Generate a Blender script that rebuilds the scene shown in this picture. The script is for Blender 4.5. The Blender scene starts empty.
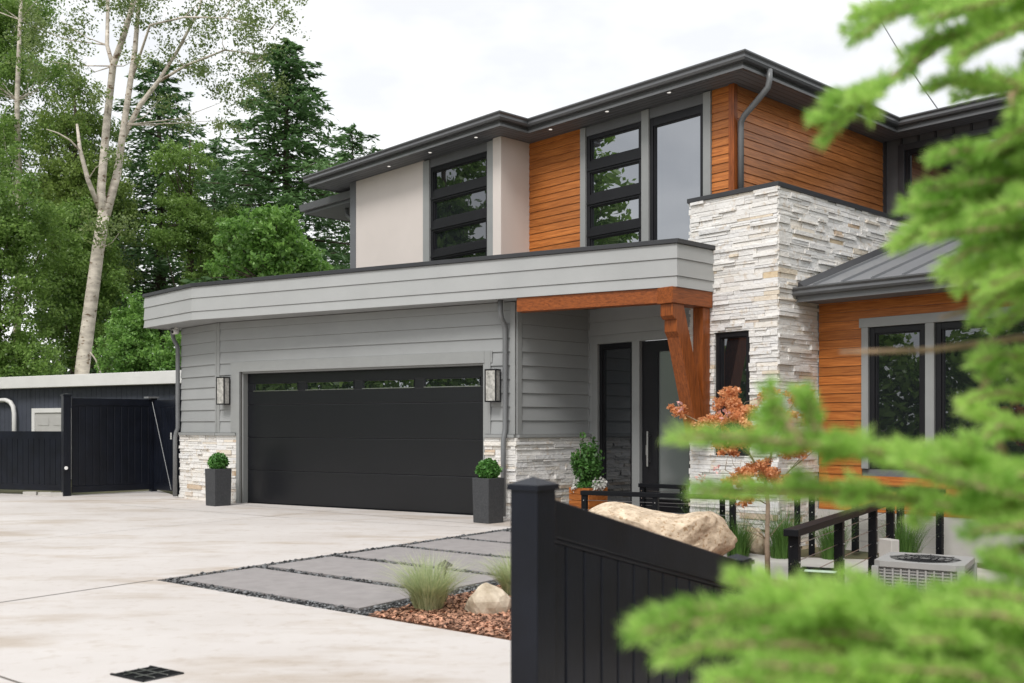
import bpy, math, random
import numpy as np
from mathutils import Vector, Matrix
random.seed(7); np.random.seed(7)
R = math.radians
S = bpy.context.scene
C = S.collection

# ------------------------------------------------------------------ camera
CAMH, FPX, CX, HY = 1.46, 1010.0, 512.0, 425.0
cam = bpy.data.cameras.new('camera'); camo = bpy.data.objects.new('camera', cam); C.objects.link(camo)
camo.location = (0, 0, CAMH); camo.rotation_euler = (R(90), 0, 0)
cam.sensor_width = 36; cam.lens = 36 * FPX / 1024; cam.shift_y = (HY - 341.5) / 1024
cam.clip_start = 0.05; cam.clip_end = 2000
cam.dof.use_dof = True; cam.dof.focus_distance = 16.0; cam.dof.aperture_fstop = 2.6
S.camera = camo

# ------------------------------------------------------------------ world, sun, exposure
SUN_AZ, SUN_EL = R(203), R(52)      # where the soft light comes from (compass: 0 = +Y, clockwise)
w = bpy.data.worlds.new('World'); S.world = w; w.use_nodes = True
nt = w.node_tree; nt.nodes.clear()
out = nt.nodes.new('ShaderNodeOutputWorld')
sky = nt.nodes.new('ShaderNodeTexSky'); sky.sky_type = 'NISHITA'; sky.sun_disc = False
sky.sun_elevation = SUN_EL; sky.sun_rotation = SUN_AZ
bg1 = nt.nodes.new('ShaderNodeBackground'); bg1.inputs[1].default_value = 0.1
nt.links.new(sky.outputs[0], bg1.inputs[0])
tc = nt.nodes.new('ShaderNodeTexCoord'); mp = nt.nodes.new('ShaderNodeMapping'); mp.inputs['Scale'].default_value = (1.6, 1.6, 3.6)
nz = nt.nodes.new('ShaderNodeTexNoise'); nz.inputs['Scale'].default_value = 1.7; nz.inputs['Detail'].default_value = 5
nz.inputs['Roughness'].default_value = 0.55
cr = nt.nodes.new('ShaderNodeValToRGB')
cr.color_ramp.elements[0].position = 0.44; cr.color_ramp.elements[0].color = (0.755, 0.765, 0.78, 1)
cr.color_ramp.elements[1].position = 0.64; cr.color_ramp.elements[1].color = (1.0, 0.995, 0.985, 1)
bg2 = nt.nodes.new('ShaderNodeBackground'); bg2.inputs[1].default_value = 0.84
mx = nt.nodes.new('ShaderNodeMixShader'); mx.inputs[0].default_value = 0.92
L = nt.links.new
L(tc.outputs['Generated'], mp.inputs[0]); L(mp.outputs[0], nz.inputs['Vector']); L(nz.outputs[0], cr.inputs[0]); L(cr.outputs[0], bg2.inputs[0])
L(bg1.outputs[0], mx.inputs[1]); L(bg2.outputs[0], mx.inputs[2]); L(mx.outputs[0], out.inputs[0])
sl = bpy.data.lights.new('sun', 'SUN'); sl.energy = 1.5; sl.angle = R(20); sl.color = (1, 0.972, 0.94)
so = bpy.data.objects.new('sun', sl); C.objects.link(so); so.location = (-10, -10, 30)
d = Vector((math.sin(SUN_AZ) * math.cos(SUN_EL), math.cos(SUN_AZ) * math.cos(SUN_EL), math.sin(SUN_EL)))
so.rotation_euler = d.to_track_quat('Z', 'Y').to_euler()
S.view_settings.view_transform = 'Standard'; S.view_settings.look = 'None'
S.view_settings.exposure = 0.66; S.view_settings.gamma = 1
S.render.film_transparent = False
S.cycles.max_bounces = 6; S.cycles.transparent_max_bounces = 6; S.cycles.use_denoising = True
S.cycles.caustics_reflective = False; S.cycles.caustics_refractive = False

# ------------------------------------------------------------------ helpers
def tag(o, label=None, cat=None, group=None, kind=None):
    if label: o['label'] = label
    if cat: o['category'] = cat
    if group: o['group'] = group
    if kind: o['kind'] = kind
    return o

def empty(name, loc=(0, 0, 0), rz=0.0, label=None, cat=None, group=None):
    o = bpy.data.objects.new(name, None); C.objects.link(o); o.empty_display_size = 0.2
    o.location = loc; o.rotation_euler = (0, 0, rz)
    return tag(o, label, cat, group)

class MB:
    def __init__(s): s.v = []; s.f = []
    def add(s, vs, fs):
        n = len(s.v); s.v += [tuple(p) for p in vs]; s.f += [tuple(i + n for i in f) for f in fs]
    def hexa(s, p):      # 8 points: bottom ring then top ring
        s.add(p, [(3, 2, 1, 0), (4, 5, 6, 7), (0, 1, 5, 4), (1, 2, 6, 5), (2, 3, 7, 6), (3, 0, 4, 7)])
    def box(s, x0, x1, y0, y1, z0, z1):
        s.hexa([(x0, y0, z0), (x1, y0, z0), (x1, y1, z0), (x0, y1, z0), (x0, y0, z1), (x1, y0, z1), (x1, y1, z1), (x0, y1, z1)])
    def prism(s, poly, z0, z1):
        n = len(poly); vs = [(p[0], p[1], z0) for p in poly] + [(p[0], p[1], z1) for p in poly]
        s.add(vs, [tuple(range(n - 1, -1, -1)), tuple(range(n, 2 * n))] + [(i, (i + 1) % n, n + (i + 1) % n, n + i) for i in range(n)])
    def extrude(s, ring0, ring1):
        n = len(ring0)
        s.add(list(ring0) + list(ring1), [tuple(range(n - 1, -1, -1)), tuple(range(n, 2 * n))] + [(i, (i + 1) % n, n + (i + 1) % n, n + i) for i in range(n)])
    def tube(s, pts, rad, n=8, caps=True):
        pts = [Vector(p) for p in pts]; k = len(pts)
        if not hasattr(rad, '__len__'): rad = [rad] * k
        vs = []; up = Vector((0.13, 0.21, 0.97)); prev = None
        for i, p in enumerate(pts):
            t = (pts[min(i + 1, k - 1)] - pts[max(i - 1, 0)]).normalized()
            if prev is None:
                a = t.cross(up)
                if a.length < 1e-3: a = t.cross(Vector((1, 0, 0)))
            else: a = prev - t * prev.dot(t)
            a.normalize(); prev = a; b = t.cross(a)
            for j in range(n):
                q = 2 * math.pi * j / n; vs.append(p + (a * math.cos(q) + b * math.sin(q)) * rad[i])
        fs = [(i * n + j, i * n + (j + 1) % n, (i + 1) * n + (j + 1) % n, (i + 1) * n + j) for i in range(k - 1) for j in range(n)]
        if caps: fs += [tuple(range(n - 1, -1, -1)), tuple(range((k - 1) * n, k * n))]
        s.add(vs, fs)
    def lathe(s, prof, cx=0, cy=0, n=20):
        vs = [(cx + r * math.cos(2 * math.pi * j / n), cy + r * math.sin(2 * math.pi * j / n), z) for r, z in prof for j in range(n)]
        k = len(prof)
        fs = [(i * n + j, i * n + (j + 1) % n, (i + 1) * n + (j + 1) % n, (i + 1) * n + j) for i in range(k - 1) for j in range(n)]
        fs += [tuple(range(n - 1, -1, -1)), tuple(range((k - 1) * n, k * n))]
        s.add(vs, fs)
    def sweep(s, path, prof, closed=False):
        """prof: ring of (outward, z); outward = right-hand side of the path"""
        path = [Vector((p[0], p[1])) for p in path]; k = len(path); rings = []
        for i in range(k):
            t0 = (path[i] - path[i - 1]).normalized() if i > 0 else None
            t1 = (path[i + 1] - path[i]).normalized() if i < k - 1 else None
            t0 = t0 or t1; t1 = t1 or t0
            n0 = Vector((t0.y, -t0.x)); n1 = Vector((t1.y, -t1.x)); m = (n0 + n1)
            m = m / max(0.2, (1 + n0.dot(n1)))
            rings.append([(path[i].x + m.x * o, path[i].y + m.y * o, z) for o, z in prof])
        n = len(prof); vs = [p for r_ in rings for p in r_]
        fs = [(i * n + j, i * n + (j + 1) % n, (i + 1) * n + (j + 1) % n, (i + 1) * n + j) for i in range(k - 1) for j in range(n)]
        fs += [tuple(range(n - 1, -1, -1)), tuple(range((k - 1) * n, k * n))]
        s.add(vs, fs)
    def build(s, name, mat, parent=None, smooth=False, bevel=0, label=None):
        me = bpy.data.meshes.new(name); me.from_pydata(s.v, [], s.f); me.validate()
        import bmesh
        bm = bmesh.new(); bm.from_mesh(me); bmesh.ops.recalc_face_normals(bm, faces=bm.faces[:]); bm.to_mesh(me); bm.free()
        me.materials.append(mat)
        if smooth: me.polygons.foreach_set('use_smooth', [True] * len(me.polygons))
        o = bpy.data.objects.new(name, me); C.objects.link(o)
        if parent: o.parent = parent
        if bevel:
            m = o.modifiers.new('edge', 'BEVEL'); m.width = bevel; m.segments = 2; m.limit_method = 'ANGLE'; m.angle_limit = R(40)
        if label: o['label'] = label
        return o

def np_mesh(name, verts, nper, mat, parent=None):
    """verts: (N*nper,3) array of separate polygons with nper corners"""
    verts = np.asarray(verts, dtype=np.float32).reshape(-1, 3); n = len(verts); k = n // nper
    me = bpy.data.meshes.new(name); me.vertices.add(n); me.vertices.foreach_set('co', verts.ravel())
    me.loops.add(n); me.loops.foreach_set('vertex_index', np.arange(n, dtype=np.int32))
    me.polygons.add(k); me.polygons.foreach_set('loop_start', np.arange(0, n, nper, dtype=np.int32))
    me.polygons.foreach_set('loop_total', np.full(k, nper, dtype=np.int32))
    me.update(); me.validate(); me.materials.append(mat)
    o = bpy.data.objects.new(name, me); C.objects.link(o)
    if parent: o.parent = parent
    return o

def copy_tree(o, parent=None):
    c = o.copy(); C.objects.link(c)
    if parent: c.parent = parent
    for ch in list(o.children): copy_tree(ch, c)
    return c

def at(px, py, Y): return Vector(((px - CX) / FPX * Y, Y, CAMH + (HY - py) / FPX * Y))

# ------------------------------------------------------------------ materials
def newmat(name):
    m = bpy.data.materials.new(name); m.use_nodes = True; t = m.node_tree
    return m, t, t.nodes['Principled BSDF']

def rgba(c): return (c[0], c[1], c[2], 1)

def mat(name, col, rough=0.6, metal=0.0, var=0.12, scale=4.0, stretch=(1, 1, 1), bump=0.0, bscale=60, bstretch=None, island=0.0, spec=0.5, detail=4, col2=None, spots=None):
    """painted / natural surface: noise-mottled colour, per-piece variation, fine bump"""
    m, t, b = newmat(name); N = t.nodes.new; K = t.links.new
    tc = N('ShaderNodeTexCoord'); mp = N('ShaderNodeMapping'); mp.inputs['Scale'].default_value = stretch
    K(tc.outputs['Object'], mp.inputs[0])
    n = N('ShaderNodeTexNoise'); n.inputs['Scale'].default_value = scale; n.inputs['Detail'].default_value = detail; n.inputs['Roughness'].default_value = 0.6
    K(mp.outputs[0], n.inputs['Vector'])
    r = N('ShaderNodeValToRGB'); lo = [c * (1 - var) for c in col]; hi = [min(1, c * (1 + var)) for c in (col2 or col)]
    r.color_ramp.elements[0].position = 0.3; r.color_ramp.elements[0].color = rgba(lo)
    r.color_ramp.elements[1].position = 0.7; r.color_ramp.elements[1].color = rgba(hi)
    K(n.outputs[0], r.inputs[0]); last = r.outputs[0]
    if spots:      # (scale, threshold, colour multiplier, stretch): specks, knots, splashes
        sp = N('ShaderNodeTexNoise'); sp.inputs['Scale'].default_value = spots[0]; sp.inputs['Detail'].default_value = 3
        ms_ = N('ShaderNodeMapping'); ms_.inputs['Scale'].default_value = spots[3]; K(tc.outputs['Object'], ms_.inputs[0]); K(ms_.outputs[0], sp.inputs['Vector'])
        rs = N('ShaderNodeValToRGB'); rs.color_ramp.elements[0].position = spots[1]; rs.color_ramp.elements[0].color = (1, 1, 1, 1); rs.color_ramp.elements[1].position = spots[1] + 0.06; rs.color_ramp.elements[1].color = rgba(spots[2])
        K(sp.outputs[0], rs.inputs[0]); mm = N('ShaderNodeMix'); mm.data_type = 'RGBA'; mm.blend_type = 'MULTIPLY'; mm.inputs[0].default_value = 1
        K(last, mm.inputs[6]); K(rs.outputs[0], mm.inputs[7]); last = mm.outputs[2]
    if island:
        g = N('ShaderNodeNewGeometry'); mr = N('ShaderNodeMapRange'); mr.inputs[3].default_value = 1 - island; mr.inputs[4].default_value = 1 + island
        K(g.outputs['Random Per Island'], mr.inputs[0])
        h = N('ShaderNodeHueSaturation'); K(mr.outputs[0], h.inputs['Value']); K(last, h.inputs['Color']); last = h.outputs[0]
    K(last, b.inputs['Base Color'])
    b.inputs['Roughness'].default_value = rough; b.inputs['Metallic'].default_value = metal
    b.inputs['Specular IOR Level'].default_value = spec
    if bump:
        n2 = N('ShaderNodeTexNoise'); n2.inputs['Scale'].default_value = bscale; n2.inputs['Detail'].default_value = 6
        if bstretch:
            mp2 = N('ShaderNodeMapping'); mp2.inputs['Scale'].default_value = bstretch; K(tc.outputs['Object'], mp2.inputs[0]); K(mp2.outputs[0], n2.inputs['Vector'])
        else: K(tc.outputs['Object'], n2.inputs['Vector'])
        bp = N('ShaderNodeBump'); bp.inputs['Strength'].default_value = bump; bp.inputs['Distance'].default_value = 0.01
        K(n2.outputs[0], bp.inputs['Height']); K(bp.outputs[0], b.inputs['Normal'])
    return m

def wood(name, stretch, dark, light, rough=0.40, island=0.16):
    m, t, b = newmat(name); N = t.nodes.new; K = t.links.new
    tc = N('ShaderNodeTexCoord'); mp = N('ShaderNodeMapping'); mp.inputs['Scale'].default_value = stretch
    g = N('ShaderNodeNewGeometry'); ad = N('ShaderNodeVectorMath'); ad.operation = 'MULTIPLY_ADD'; ad.inputs[1].default_value = (37, 23, 11)
    K(g.outputs['Random Per Island'], ad.inputs[0]); K(tc.outputs['Object'], ad.inputs[2]); K(ad.outputs[0], mp.inputs[0])
    n = N('ShaderNodeTexNoise'); n.inputs['Scale'].default_value = 5; n.inputs['Detail'].default_value = 7; n.inputs['Roughness'].default_value = 0.65; n.inputs['Distortion'].default_value = 0.6
    K(mp.outputs[0], n.inputs['Vector'])
    r = N('ShaderNodeValToRGB')
    r.color_ramp.elements[0].position = 0.30; r.color_ramp.elements[0].color = rgba(dark)
    r.color_ramp.elements[1].position = 0.66; r.color_ramp.elements[1].color = rgba(light)
    K(n.outputs[0], r.inputs[0])
    mr = N('ShaderNodeMapRange'); mr.inputs[3].default_value = 1 - island; mr.inputs[4].default_value = 1 + island
    K(g.outputs['Random Per Island'], mr.inputs[0])
    h = N('ShaderNodeHueSaturation'); K(mr.outputs[0], h.inputs['Value']); K(r.outputs[0], h.inputs['Color']); K(h.outputs[0], b.inputs['Base Color'])
    b.inputs['Roughness'].default_value = rough; b.inputs['Specular IOR Level'].default_value = 0.35
    bp = N('ShaderNodeBump'); bp.inputs['Strength'].default_value = 0.35; bp.inputs['Distance'].default_value = 0.006
    K(n.outputs[0], bp.inputs['Height']); K(bp.outputs[0], b.inputs['Normal'])
    return m

def glass(name, refl=0.3, rough=0.0, tint=(0.012, 0.014, 0.016), gcol=(0.92, 0.95, 1.0)):
    """coated window glass with a dark room behind it"""
    m, t, b = newmat(name); N = t.nodes.new; K = t.links.new
    t.nodes.remove(b); o = t.nodes['Material Output']
    gl = N('ShaderNodeBsdfGlossy'); gl.inputs['Roughness'].default_value = rough; gl.inputs['Color'].default_value = rgba(gcol)
    df = N('ShaderNodeBsdfDiffuse'); df.inputs['Color'].default_value = rgba(tint)
    fr = N('ShaderNodeFresnel'); fr.inputs['IOR'].default_value = 1.5
    ma = N('ShaderNodeMath'); ma.operation = 'ADD'; ma.inputs[1].default_value = refl; ma.use_clamp = True; K(fr.outputs[0], ma.inputs[0])
    ms = N('ShaderNodeMixShader'); K(ma.outputs[0], ms.inputs[0]); K(df.outputs[0], ms.inputs[1]); K(gl.outputs[0], ms.inputs[2]); K(ms.outputs[0], o.inputs[0])
    # panes are never perfectly flat
    tc = N('ShaderNodeTexCoord'); n = N('ShaderNodeTexNoise'); n.inputs['Scale'].default_value = 1.3; n.inputs['Detail'].default_value = 1
    bp = N('ShaderNodeBump'); bp.inputs['Strength'].default_value = 0.06; bp.inputs['Distance'].default_value = 0.05
    K(tc.outputs['Object'], n.inputs['Vector']); K(n.outputs[0], bp.inputs['Height']); K(bp.outputs[0], gl.inputs['Normal'])
    return m

def leafmat(name, c0, c1, trans=0.35, rough=0.38, nscale=0.5):
    m, t, b = newmat(name); N = t.nodes.new; K = t.links.new
    g = N('ShaderNodeNewGeometry'); r = N('ShaderNodeValToRGB')
    tc = N('ShaderNodeTexCoord'); n = N('ShaderNodeTexNoise'); n.inputs['Scale'].default_value = nscale; K(tc.outputs['Object'], n.inputs['Vector'])
    ma = N('ShaderNodeMath'); ma.operation = 'MULTIPLY_ADD'; ma.inputs[1].default_value = 0.62; K(g.outputs['Random Per Island'], ma.inputs[0])
    m2 = N('ShaderNodeMath'); m2.operation = 'MULTIPLY_ADD'; m2.inputs[1].default_value = 1.3; m2.inputs[2].default_value = -0.42
    K(n.outputs[0], m2.inputs[0]); K(m2.outputs[0], ma.inputs[2])
    r.color_ramp.elements[0].color = rgba(c0); r.color_ramp.elements[1].color = rgba(c1); K(ma.outputs[0], r.inputs[0])
    K(r.outputs[0], b.inputs['Base Color']); b.inputs['Roughness'].default_value = rough; b.inputs['Specular IOR Level'].default_value = 0.5
    tr = N('ShaderNodeBsdfTranslucent'); K(r.outputs[0], tr.inputs['Color'])
    ms = N('ShaderNodeMixShader'); ms.inputs[0].default_value = trans
    K(b.outputs[0], ms.inputs[1]); K(tr.outputs[0], ms.inputs[2]); K(ms.outputs[0], t.nodes['Material Output'].inputs[0])
    return m

def stone_mat():
    m, t, b = newmat('ledgestone'); N = t.nodes.new; K = t.links.new
    g = N('ShaderNodeNewGeometry'); r = N('ShaderNodeValToRGB'); cr = r.color_ramp
    cr.elements[0].position = 0; cr.elements[0].color = (0.70, 0.67, 0.63, 1)
    cr.elements[1].position = 1; cr.elements[1].color = (0.82, 0.80, 0.77, 1)
    for p, c in ((0.06, (0.78, 0.755, 0.72)), (0.45, (0.84, 0.82, 0.79)), (0.70, (0.76, 0.75, 0.74)), (0.86, (0.82, 0.78, 0.72)), (0.89, (0.68, 0.54, 0.36)), (0.92, (0.82, 0.79, 0.74)), (0.950, (0.78, 0.73, 0.66)), (0.962, (0.48, 0.30, 0.14)), (0.975, (0.83, 0.81, 0.78))):
        e = cr.elements.new(p); e.color = rgba(c)
    K(g.outputs['Random Per Island'], r.inputs[0])
    tc = N('ShaderNodeTexCoord'); n = N('ShaderNodeTexNoise'); n.inputs['Scale'].default_value = 9; n.inputs['Detail'].default_value = 8; n.inputs['Roughness'].default_value = 0.65
    K(tc.outputs['Object'], n.inputs['Vector'])
    r2 = N('ShaderNodeValToRGB'); r2.color_ramp.elements[0].position = 0.34; r2.color_ramp.elements[0].color = (0.80, 0.70, 0.58, 1); r2.color_ramp.elements[1].position = 0.44; r2.color_ramp.elements[1].color = (1, 1, 1, 1)
    K(n.outputs[0], r2.inputs[0])
    mu = N('ShaderNodeMix'); mu.data_type = 'RGBA'; mu.blend_type = 'MULTIPLY'; mu.inputs[0].default_value = 0.8
    K(r.outputs[0], mu.inputs[6]); K(r2.outputs[0], mu.inputs[7]); K(mu.outputs[2], b.inputs['Base Color'])
    b.inputs['Roughness'].default_value = 0.85
    bp = N('ShaderNodeBump'); bp.inputs['Strength'].default_value = 0.7; bp.inputs['Distance'].default_value = 0.02
    n3 = N('ShaderNodeTexNoise'); n3.inputs['Scale'].default_value = 22; n3.inputs['Detail'].default_value = 7; K(tc.outputs['Object'], n3.inputs['Vector'])
    K(n3.outputs[0], bp.inputs['Height']); K(bp.outputs[0], b.inputs['Normal'])
    return m

M = {}
M['grey'] = mat('grey_siding_paint', (0.318, 0.326, 0.326), 0.6, var=0.05, scale=1.5, island=0.05, bump=0.12, bscale=30, bstretch=(1, 1, 8))
M['greyfascia'] = mat('pale_grey_fascia_paint', (0.380, 0.386, 0.382), 0.55, var=0.05, scale=1.2, bump=0.1, bscale=30, bstretch=(1, 1, 8))
M['trim'] = mat('grey_trim_paint', (0.285, 0.292, 0.288), 0.5, var=0.04, bump=0.05)
M['soffit'] = mat('soffit_paint', (0.145, 0.15, 0.158), 0.6, var=0.06, scale=2, island=0.05)
M['dark'] = mat('charcoal_metal', (0.034, 0.035, 0.039), 0.42, var=0.1, bump=0.03)
M['gutter'] = mat('gutter_metal', (0.105, 0.108, 0.112), 0.34, var=0.08, scale=2)
M['pipe'] = mat('downpipe_metal', (0.17, 0.175, 0.18), 0.35, var=0.08, scale=3)
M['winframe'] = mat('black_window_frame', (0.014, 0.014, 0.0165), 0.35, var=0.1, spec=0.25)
M['beige'] = mat('beige_stucco', (0.68, 0.615, 0.57), 0.85, var=0.03, scale=1.2, bump=0.35, bscale=140)
M['garage'] = mat('garage_door_paint', (0.0060, 0.0066, 0.0092), 0.34, var=0.08, scale=1, bump=0.06, bscale=220, spec=0.55)
M['wooda'] = wood('stained_cedar_boards', (0.45, 9, 10), (0.24, 0.066, 0.011), (0.56, 0.195, 0.045))
M['woodb'] = wood('stained_cedar_boards_side', (9, 0.45, 10), (0.27, 0.080, 0.018), (0.66, 0.255, 0.080), 0.30)
M['beam'] = wood('stained_fir_timber', (0.7, 9, 9), (0.13, 0.032, 0.006), (0.36, 0.098, 0.020), 0.4, 0.1)
M['beamz'] = wood('stained_fir_post', (9, 9, 0.7), (0.13, 0.032, 0.006), (0.36, 0.098, 0.020), 0.4, 0.1)
M['stone'] = stone_mat()
M['grout'] = mat('stone_backing', (0.20, 0.18, 0.16), 0.9)
M['glass'] = glass('window_glass', 0.30)
M['glassdark'] = glass('shaded_window_glass', 0.10)
M['glassdoor'] = glass('textured_door_glass', 0.16, 0.22, tint=(0.13, 0.145, 0.14))
M['roofmetal'] = mat('standing_seam_metal', (0.20, 0.205, 0.215), 0.38, var=0.06, scale=1.0, metal=0.0)
M['shingle'] = mat('asphalt_shingles', (0.085, 0.08, 0.078), 0.9, var=0.4, scale=12, island=0.25, bump=0.5)
M['membrane'] = mat('roof_membrane', (0.12, 0.12, 0.12), 0.9)
M['steel'] = mat('brushed_steel', (0.62, 0.62, 0.62), 0.28, metal=1.0, var=0.05)
M['chromecap'] = mat('bolt_steel', (0.7, 0.7, 0.7), 0.3, metal=1.0)
M['fence'] = mat('black_vinyl_fence', (0.0062, 0.0080, 0.0140), 0.38, var=0.35, scale=3, bump=0.12, bscale=25, bstretch=(4, 4, 0.6), spec=0.3)
M['rail'] = mat('black_railing', (0.008, 0.0085, 0.0105), 0.5, spec=0.14)
M['white'] = mat('white_paint', (0.78, 0.77, 0.75), 0.5, var=0.05, scale=2)
M['shed'] = mat('slate_blue_shed_boards', (0.060, 0.068, 0.092), 0.7, var=0.12, scale=2)
M['sheddoor'] = mat('pale_grey_door', (0.50, 0.49, 0.47), 0.6, var=0.05)
M['planter'] = mat('dark_fibre_planter', (0.048, 0.050, 0.054), 0.75, var=0.25, scale=40, bump=0.3, bscale=120)
M['terracotta'] = wood('stained_planter_boards', (0.8, 5, 5), (0.24, 0.07, 0.015), (0.45, 0.15, 0.035))
M['soil'] = mat('potting_soil', (0.05, 0.035, 0.022), 0.95, var=0.4, scale=60, bump=0.8)
M['lampglass'] = mat('seeded_lamp_glass', (0.42, 0.41, 0.385), 0.08, var=0.45, scale=16, spec=0.8)
M['concrete2'] = mat('pale_concrete', (0.50, 0.48, 0.45), 0.85, var=0.10, scale=2.5, bump=0.15)
M['paver'] = mat('grey_paver', (0.305, 0.283, 0.278), 0.85, var=0.10, scale=5, island=0.04, bump=0.2, bscale=180)
M['pebble'] = mat('river_pebble', (0.12, 0.122, 0.125), 0.5, var=0.3, scale=5, island=0.85)
M['pebblebed'] = mat('pebble_bed', (0.03, 0.03, 0.032), 0.9, var=0.5, scale=70)
M['mulchbed'] = mat('bark_mulch_bed', (0.19, 0.095, 0.055), 0.95, var=0.5, scale=45, bump=0.8)
M['chip'] = mat('bark_chips', (0.40, 0.21, 0.135), 0.85, var=0.3, island=0.75)
M['rock'] = mat('pale_sandstone', (0.58, 0.44, 0.30), 0.9, var=0.30, scale=9, bump=1.0, bscale=26, col2=(0.68, 0.57, 0.43), detail=11, spots=(24, 0.58, (0.70, 0.60, 0.50), (1, 1, 1)))
M['rock2'] = mat('cream_rock', (0.50, 0.40, 0.28), 0.9, var=0.25, scale=9, bump=0.8, bscale=16, col2=(0.62, 0.54, 0.43), detail=9)
M['bark'] = mat('pale_bark', (0.46, 0.40, 0.335), 0.9, var=0.30, scale=2.2, stretch=(1, 1, 2.5), bump=0.5, bscale=8, col2=(0.62, 0.56, 0.48), detail=9, spots=(3.2, 0.60, (0.35, 0.27, 0.20), (1.6, 1.6, 3.0)))
M['barkdark'] = mat('dark_bark', (0.075, 0.055, 0.042), 0.95, var=0.4, scale=6, bump=0.7, bscale=20)
M['twig'] = mat('fir_twig', (0.34, 0.23, 0.15), 0.9, var=0.35, scale=25, bump=0.4, bscale=80)
M['maplebark'] = mat('young_bark', (0.30, 0.235, 0.17), 0.9, var=0.25, scale=10, bump=0.3)
M['leafA'] = leafmat('alder_leaves', (0.08, 0.17, 0.03), (0.32, 0.48, 0.12), 0.45)
M['leafB'] = leafmat('birch_leaves', (0.08, 0.14, 0.035), (0.30, 0.38, 0.13), 0.45)
M['leafC'] = leafmat('bright_maple_leaves', (0.065, 0.175, 0.03), (0.25, 0.44, 0.095), 0.40)
M['leafD'] = leafmat('dull_green_leaves', (0.08, 0.155, 0.032), (0.32, 0.43, 0.11), 0.45)
M['needle'] = leafmat('dark_conifer_needles', (0.048, 0.120, 0.042), (0.19, 0.33, 0.12), 0.35)
M['fir'] = leafmat('fresh_fir_needles', (0.14, 0.375, 0.026), (0.74, 0.95, 0.31), 0.56, 0.5, nscale=7)
M['box'] = leafmat('box_leaves', (0.05, 0.16, 0.03), (0.15, 0.36, 0.08), nscale=12)
M['shrub'] = leafmat('entry_shrub_leaves', (0.03, 0.10, 0.02), (0.12, 0.27, 0.06), nscale=6)
M['grassblue'] = leafmat('blue_green_grass', (0.32, 0.42, 0.20), (0.70, 0.72, 0.45), 0.3, nscale=4)
M['grassgreen'] = leafmat('deep_green_grass', (0.05, 0.14, 0.02), (0.16, 0.30, 0.06), nscale=4)
M['maple'] = leafmat('copper_maple_leaves', (0.60, 0.235, 0.085), (0.92, 0.52, 0.27), 0.35, nscale=5)
M['petal'] = leafmat('white_petals', (0.60, 0.58, 0.55), (0.85, 0.84, 0.80), 0.3)
M['petalpink'] = leafmat('pink_new_leaves', (0.62, 0.26, 0.24), (0.8, 0.5, 0.46), 0.3)

def ground_mat():
    return mat('garden_ground', (0.075, 0.085, 0.035), 0.95, var=0.4, scale=0.8, bump=0.6, bscale=12, col2=(0.11, 0.10, 0.05))
M['ground'] = ground_mat()

def concrete_mat():
    m, t, b = newmat('driveway_concrete'); N = t.nodes.new; K = t.links.new
    tc = N('ShaderNodeTexCoord')
    def noise(scale, det, st=(1, 1, 1), rz=0.0):
        mp = N('ShaderNodeMapping'); mp.inputs['Scale'].default_value = st; mp.inputs['Rotation'].default_value = (0, 0, rz); K(tc.outputs['Object'], mp.inputs[0])
        n = N('ShaderNodeTexNoise'); n.inputs['Scale'].default_value = scale; n.inputs['Detail'].default_value = det; n.inputs['Roughness'].default_value = 0.62
        K(mp.outputs[0], n.inputs['Vector']); return n.outputs[0]
    def ramp(x, p0, c0, p1, c1):
        r = N('ShaderNodeValToRGB'); r.color_ramp.elements[0].position = p0; r.color_ramp.elements[0].color = rgba(c0); r.color_ramp.elements[1].position = p1; r.color_ramp.elements[1].color = rgba(c1)
        K(x, r.inputs[0]); return r.outputs[0]
    def mul(a, b_, f=1.0):
        u = N('ShaderNodeMix'); u.data_type = 'RGBA'; u.blend_type = 'MULTIPLY'; u.inputs[0].default_value = f
        K(a, u.inputs[6]); K(b_, u.inputs[7]); return u.outputs[2]
    base = ramp(noise(0.55, 6), 0.3, (0.55, 0.507, 0.475), 0.7, (0.64, 0.603, 0.578))
    streak = ramp(noise(0.9, 7, (0.6, 1.5, 1), R(-38)), 0.34, (0.76, 0.69, 0.60), 0.50, (1, 1, 1))
    spot = ramp(noise(7, 6), 0.32, (0.84, 0.80, 0.75), 0.46, (1, 1, 1))
    fine = ramp(noise(160, 3), 0.3, (0.93, 0.93, 0.93), 0.7, (1.04, 1.04, 1.04))
    patchy = ramp(noise(0.33, 4, (1.0, 2.2, 1), R(52)), 0.30, (0.80, 0.72, 0.62), 0.40, (1, 1, 1))
    K(mul(mul(mul(mul(base, streak, 0.8), spot, 0.6), fine), patchy, 0.75), b.inputs['Base Color'])
    b.inputs['Roughness'].default_value = 0.75
    bp = N('ShaderNodeBump'); bp.inputs['Strength'].default_value = 0.12; bp.inputs['Distance'].default_value = 0.004
    K(noise(120, 5), bp.inputs['Height']); K(bp.outputs[0], b.inputs['Normal'])
    return m
M['concrete'] = concrete_mat()
m_, t_, b_ = newmat('lit_downlight_lens'); b_.inputs['Emission Color'].default_value = (1, 0.95, 0.88, 1); b_.inputs['Emission Strength'].default_value = 0.45; M['downlens'] = m_

# ------------------------------------------------------------------ house frame: a runs right and nearer along the front, b runs away to the right
E1 = np.array([0.68206, -0.731296]); ER = np.array([0.731296, 0.68206]); O2 = np.array([3.675, 14.006])
def ab(x, y):
    q = np.array([x, y]) - O2; return (float(q @ E1), float(q @ ER))
HROT = math.atan2(E1[1], E1[0])
house = empty('house', (O2[0], O2[1], 0), HROT, 'two storey modern grey house with orange timber boards, white stone tower and dark flat eaves', 'house')

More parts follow.
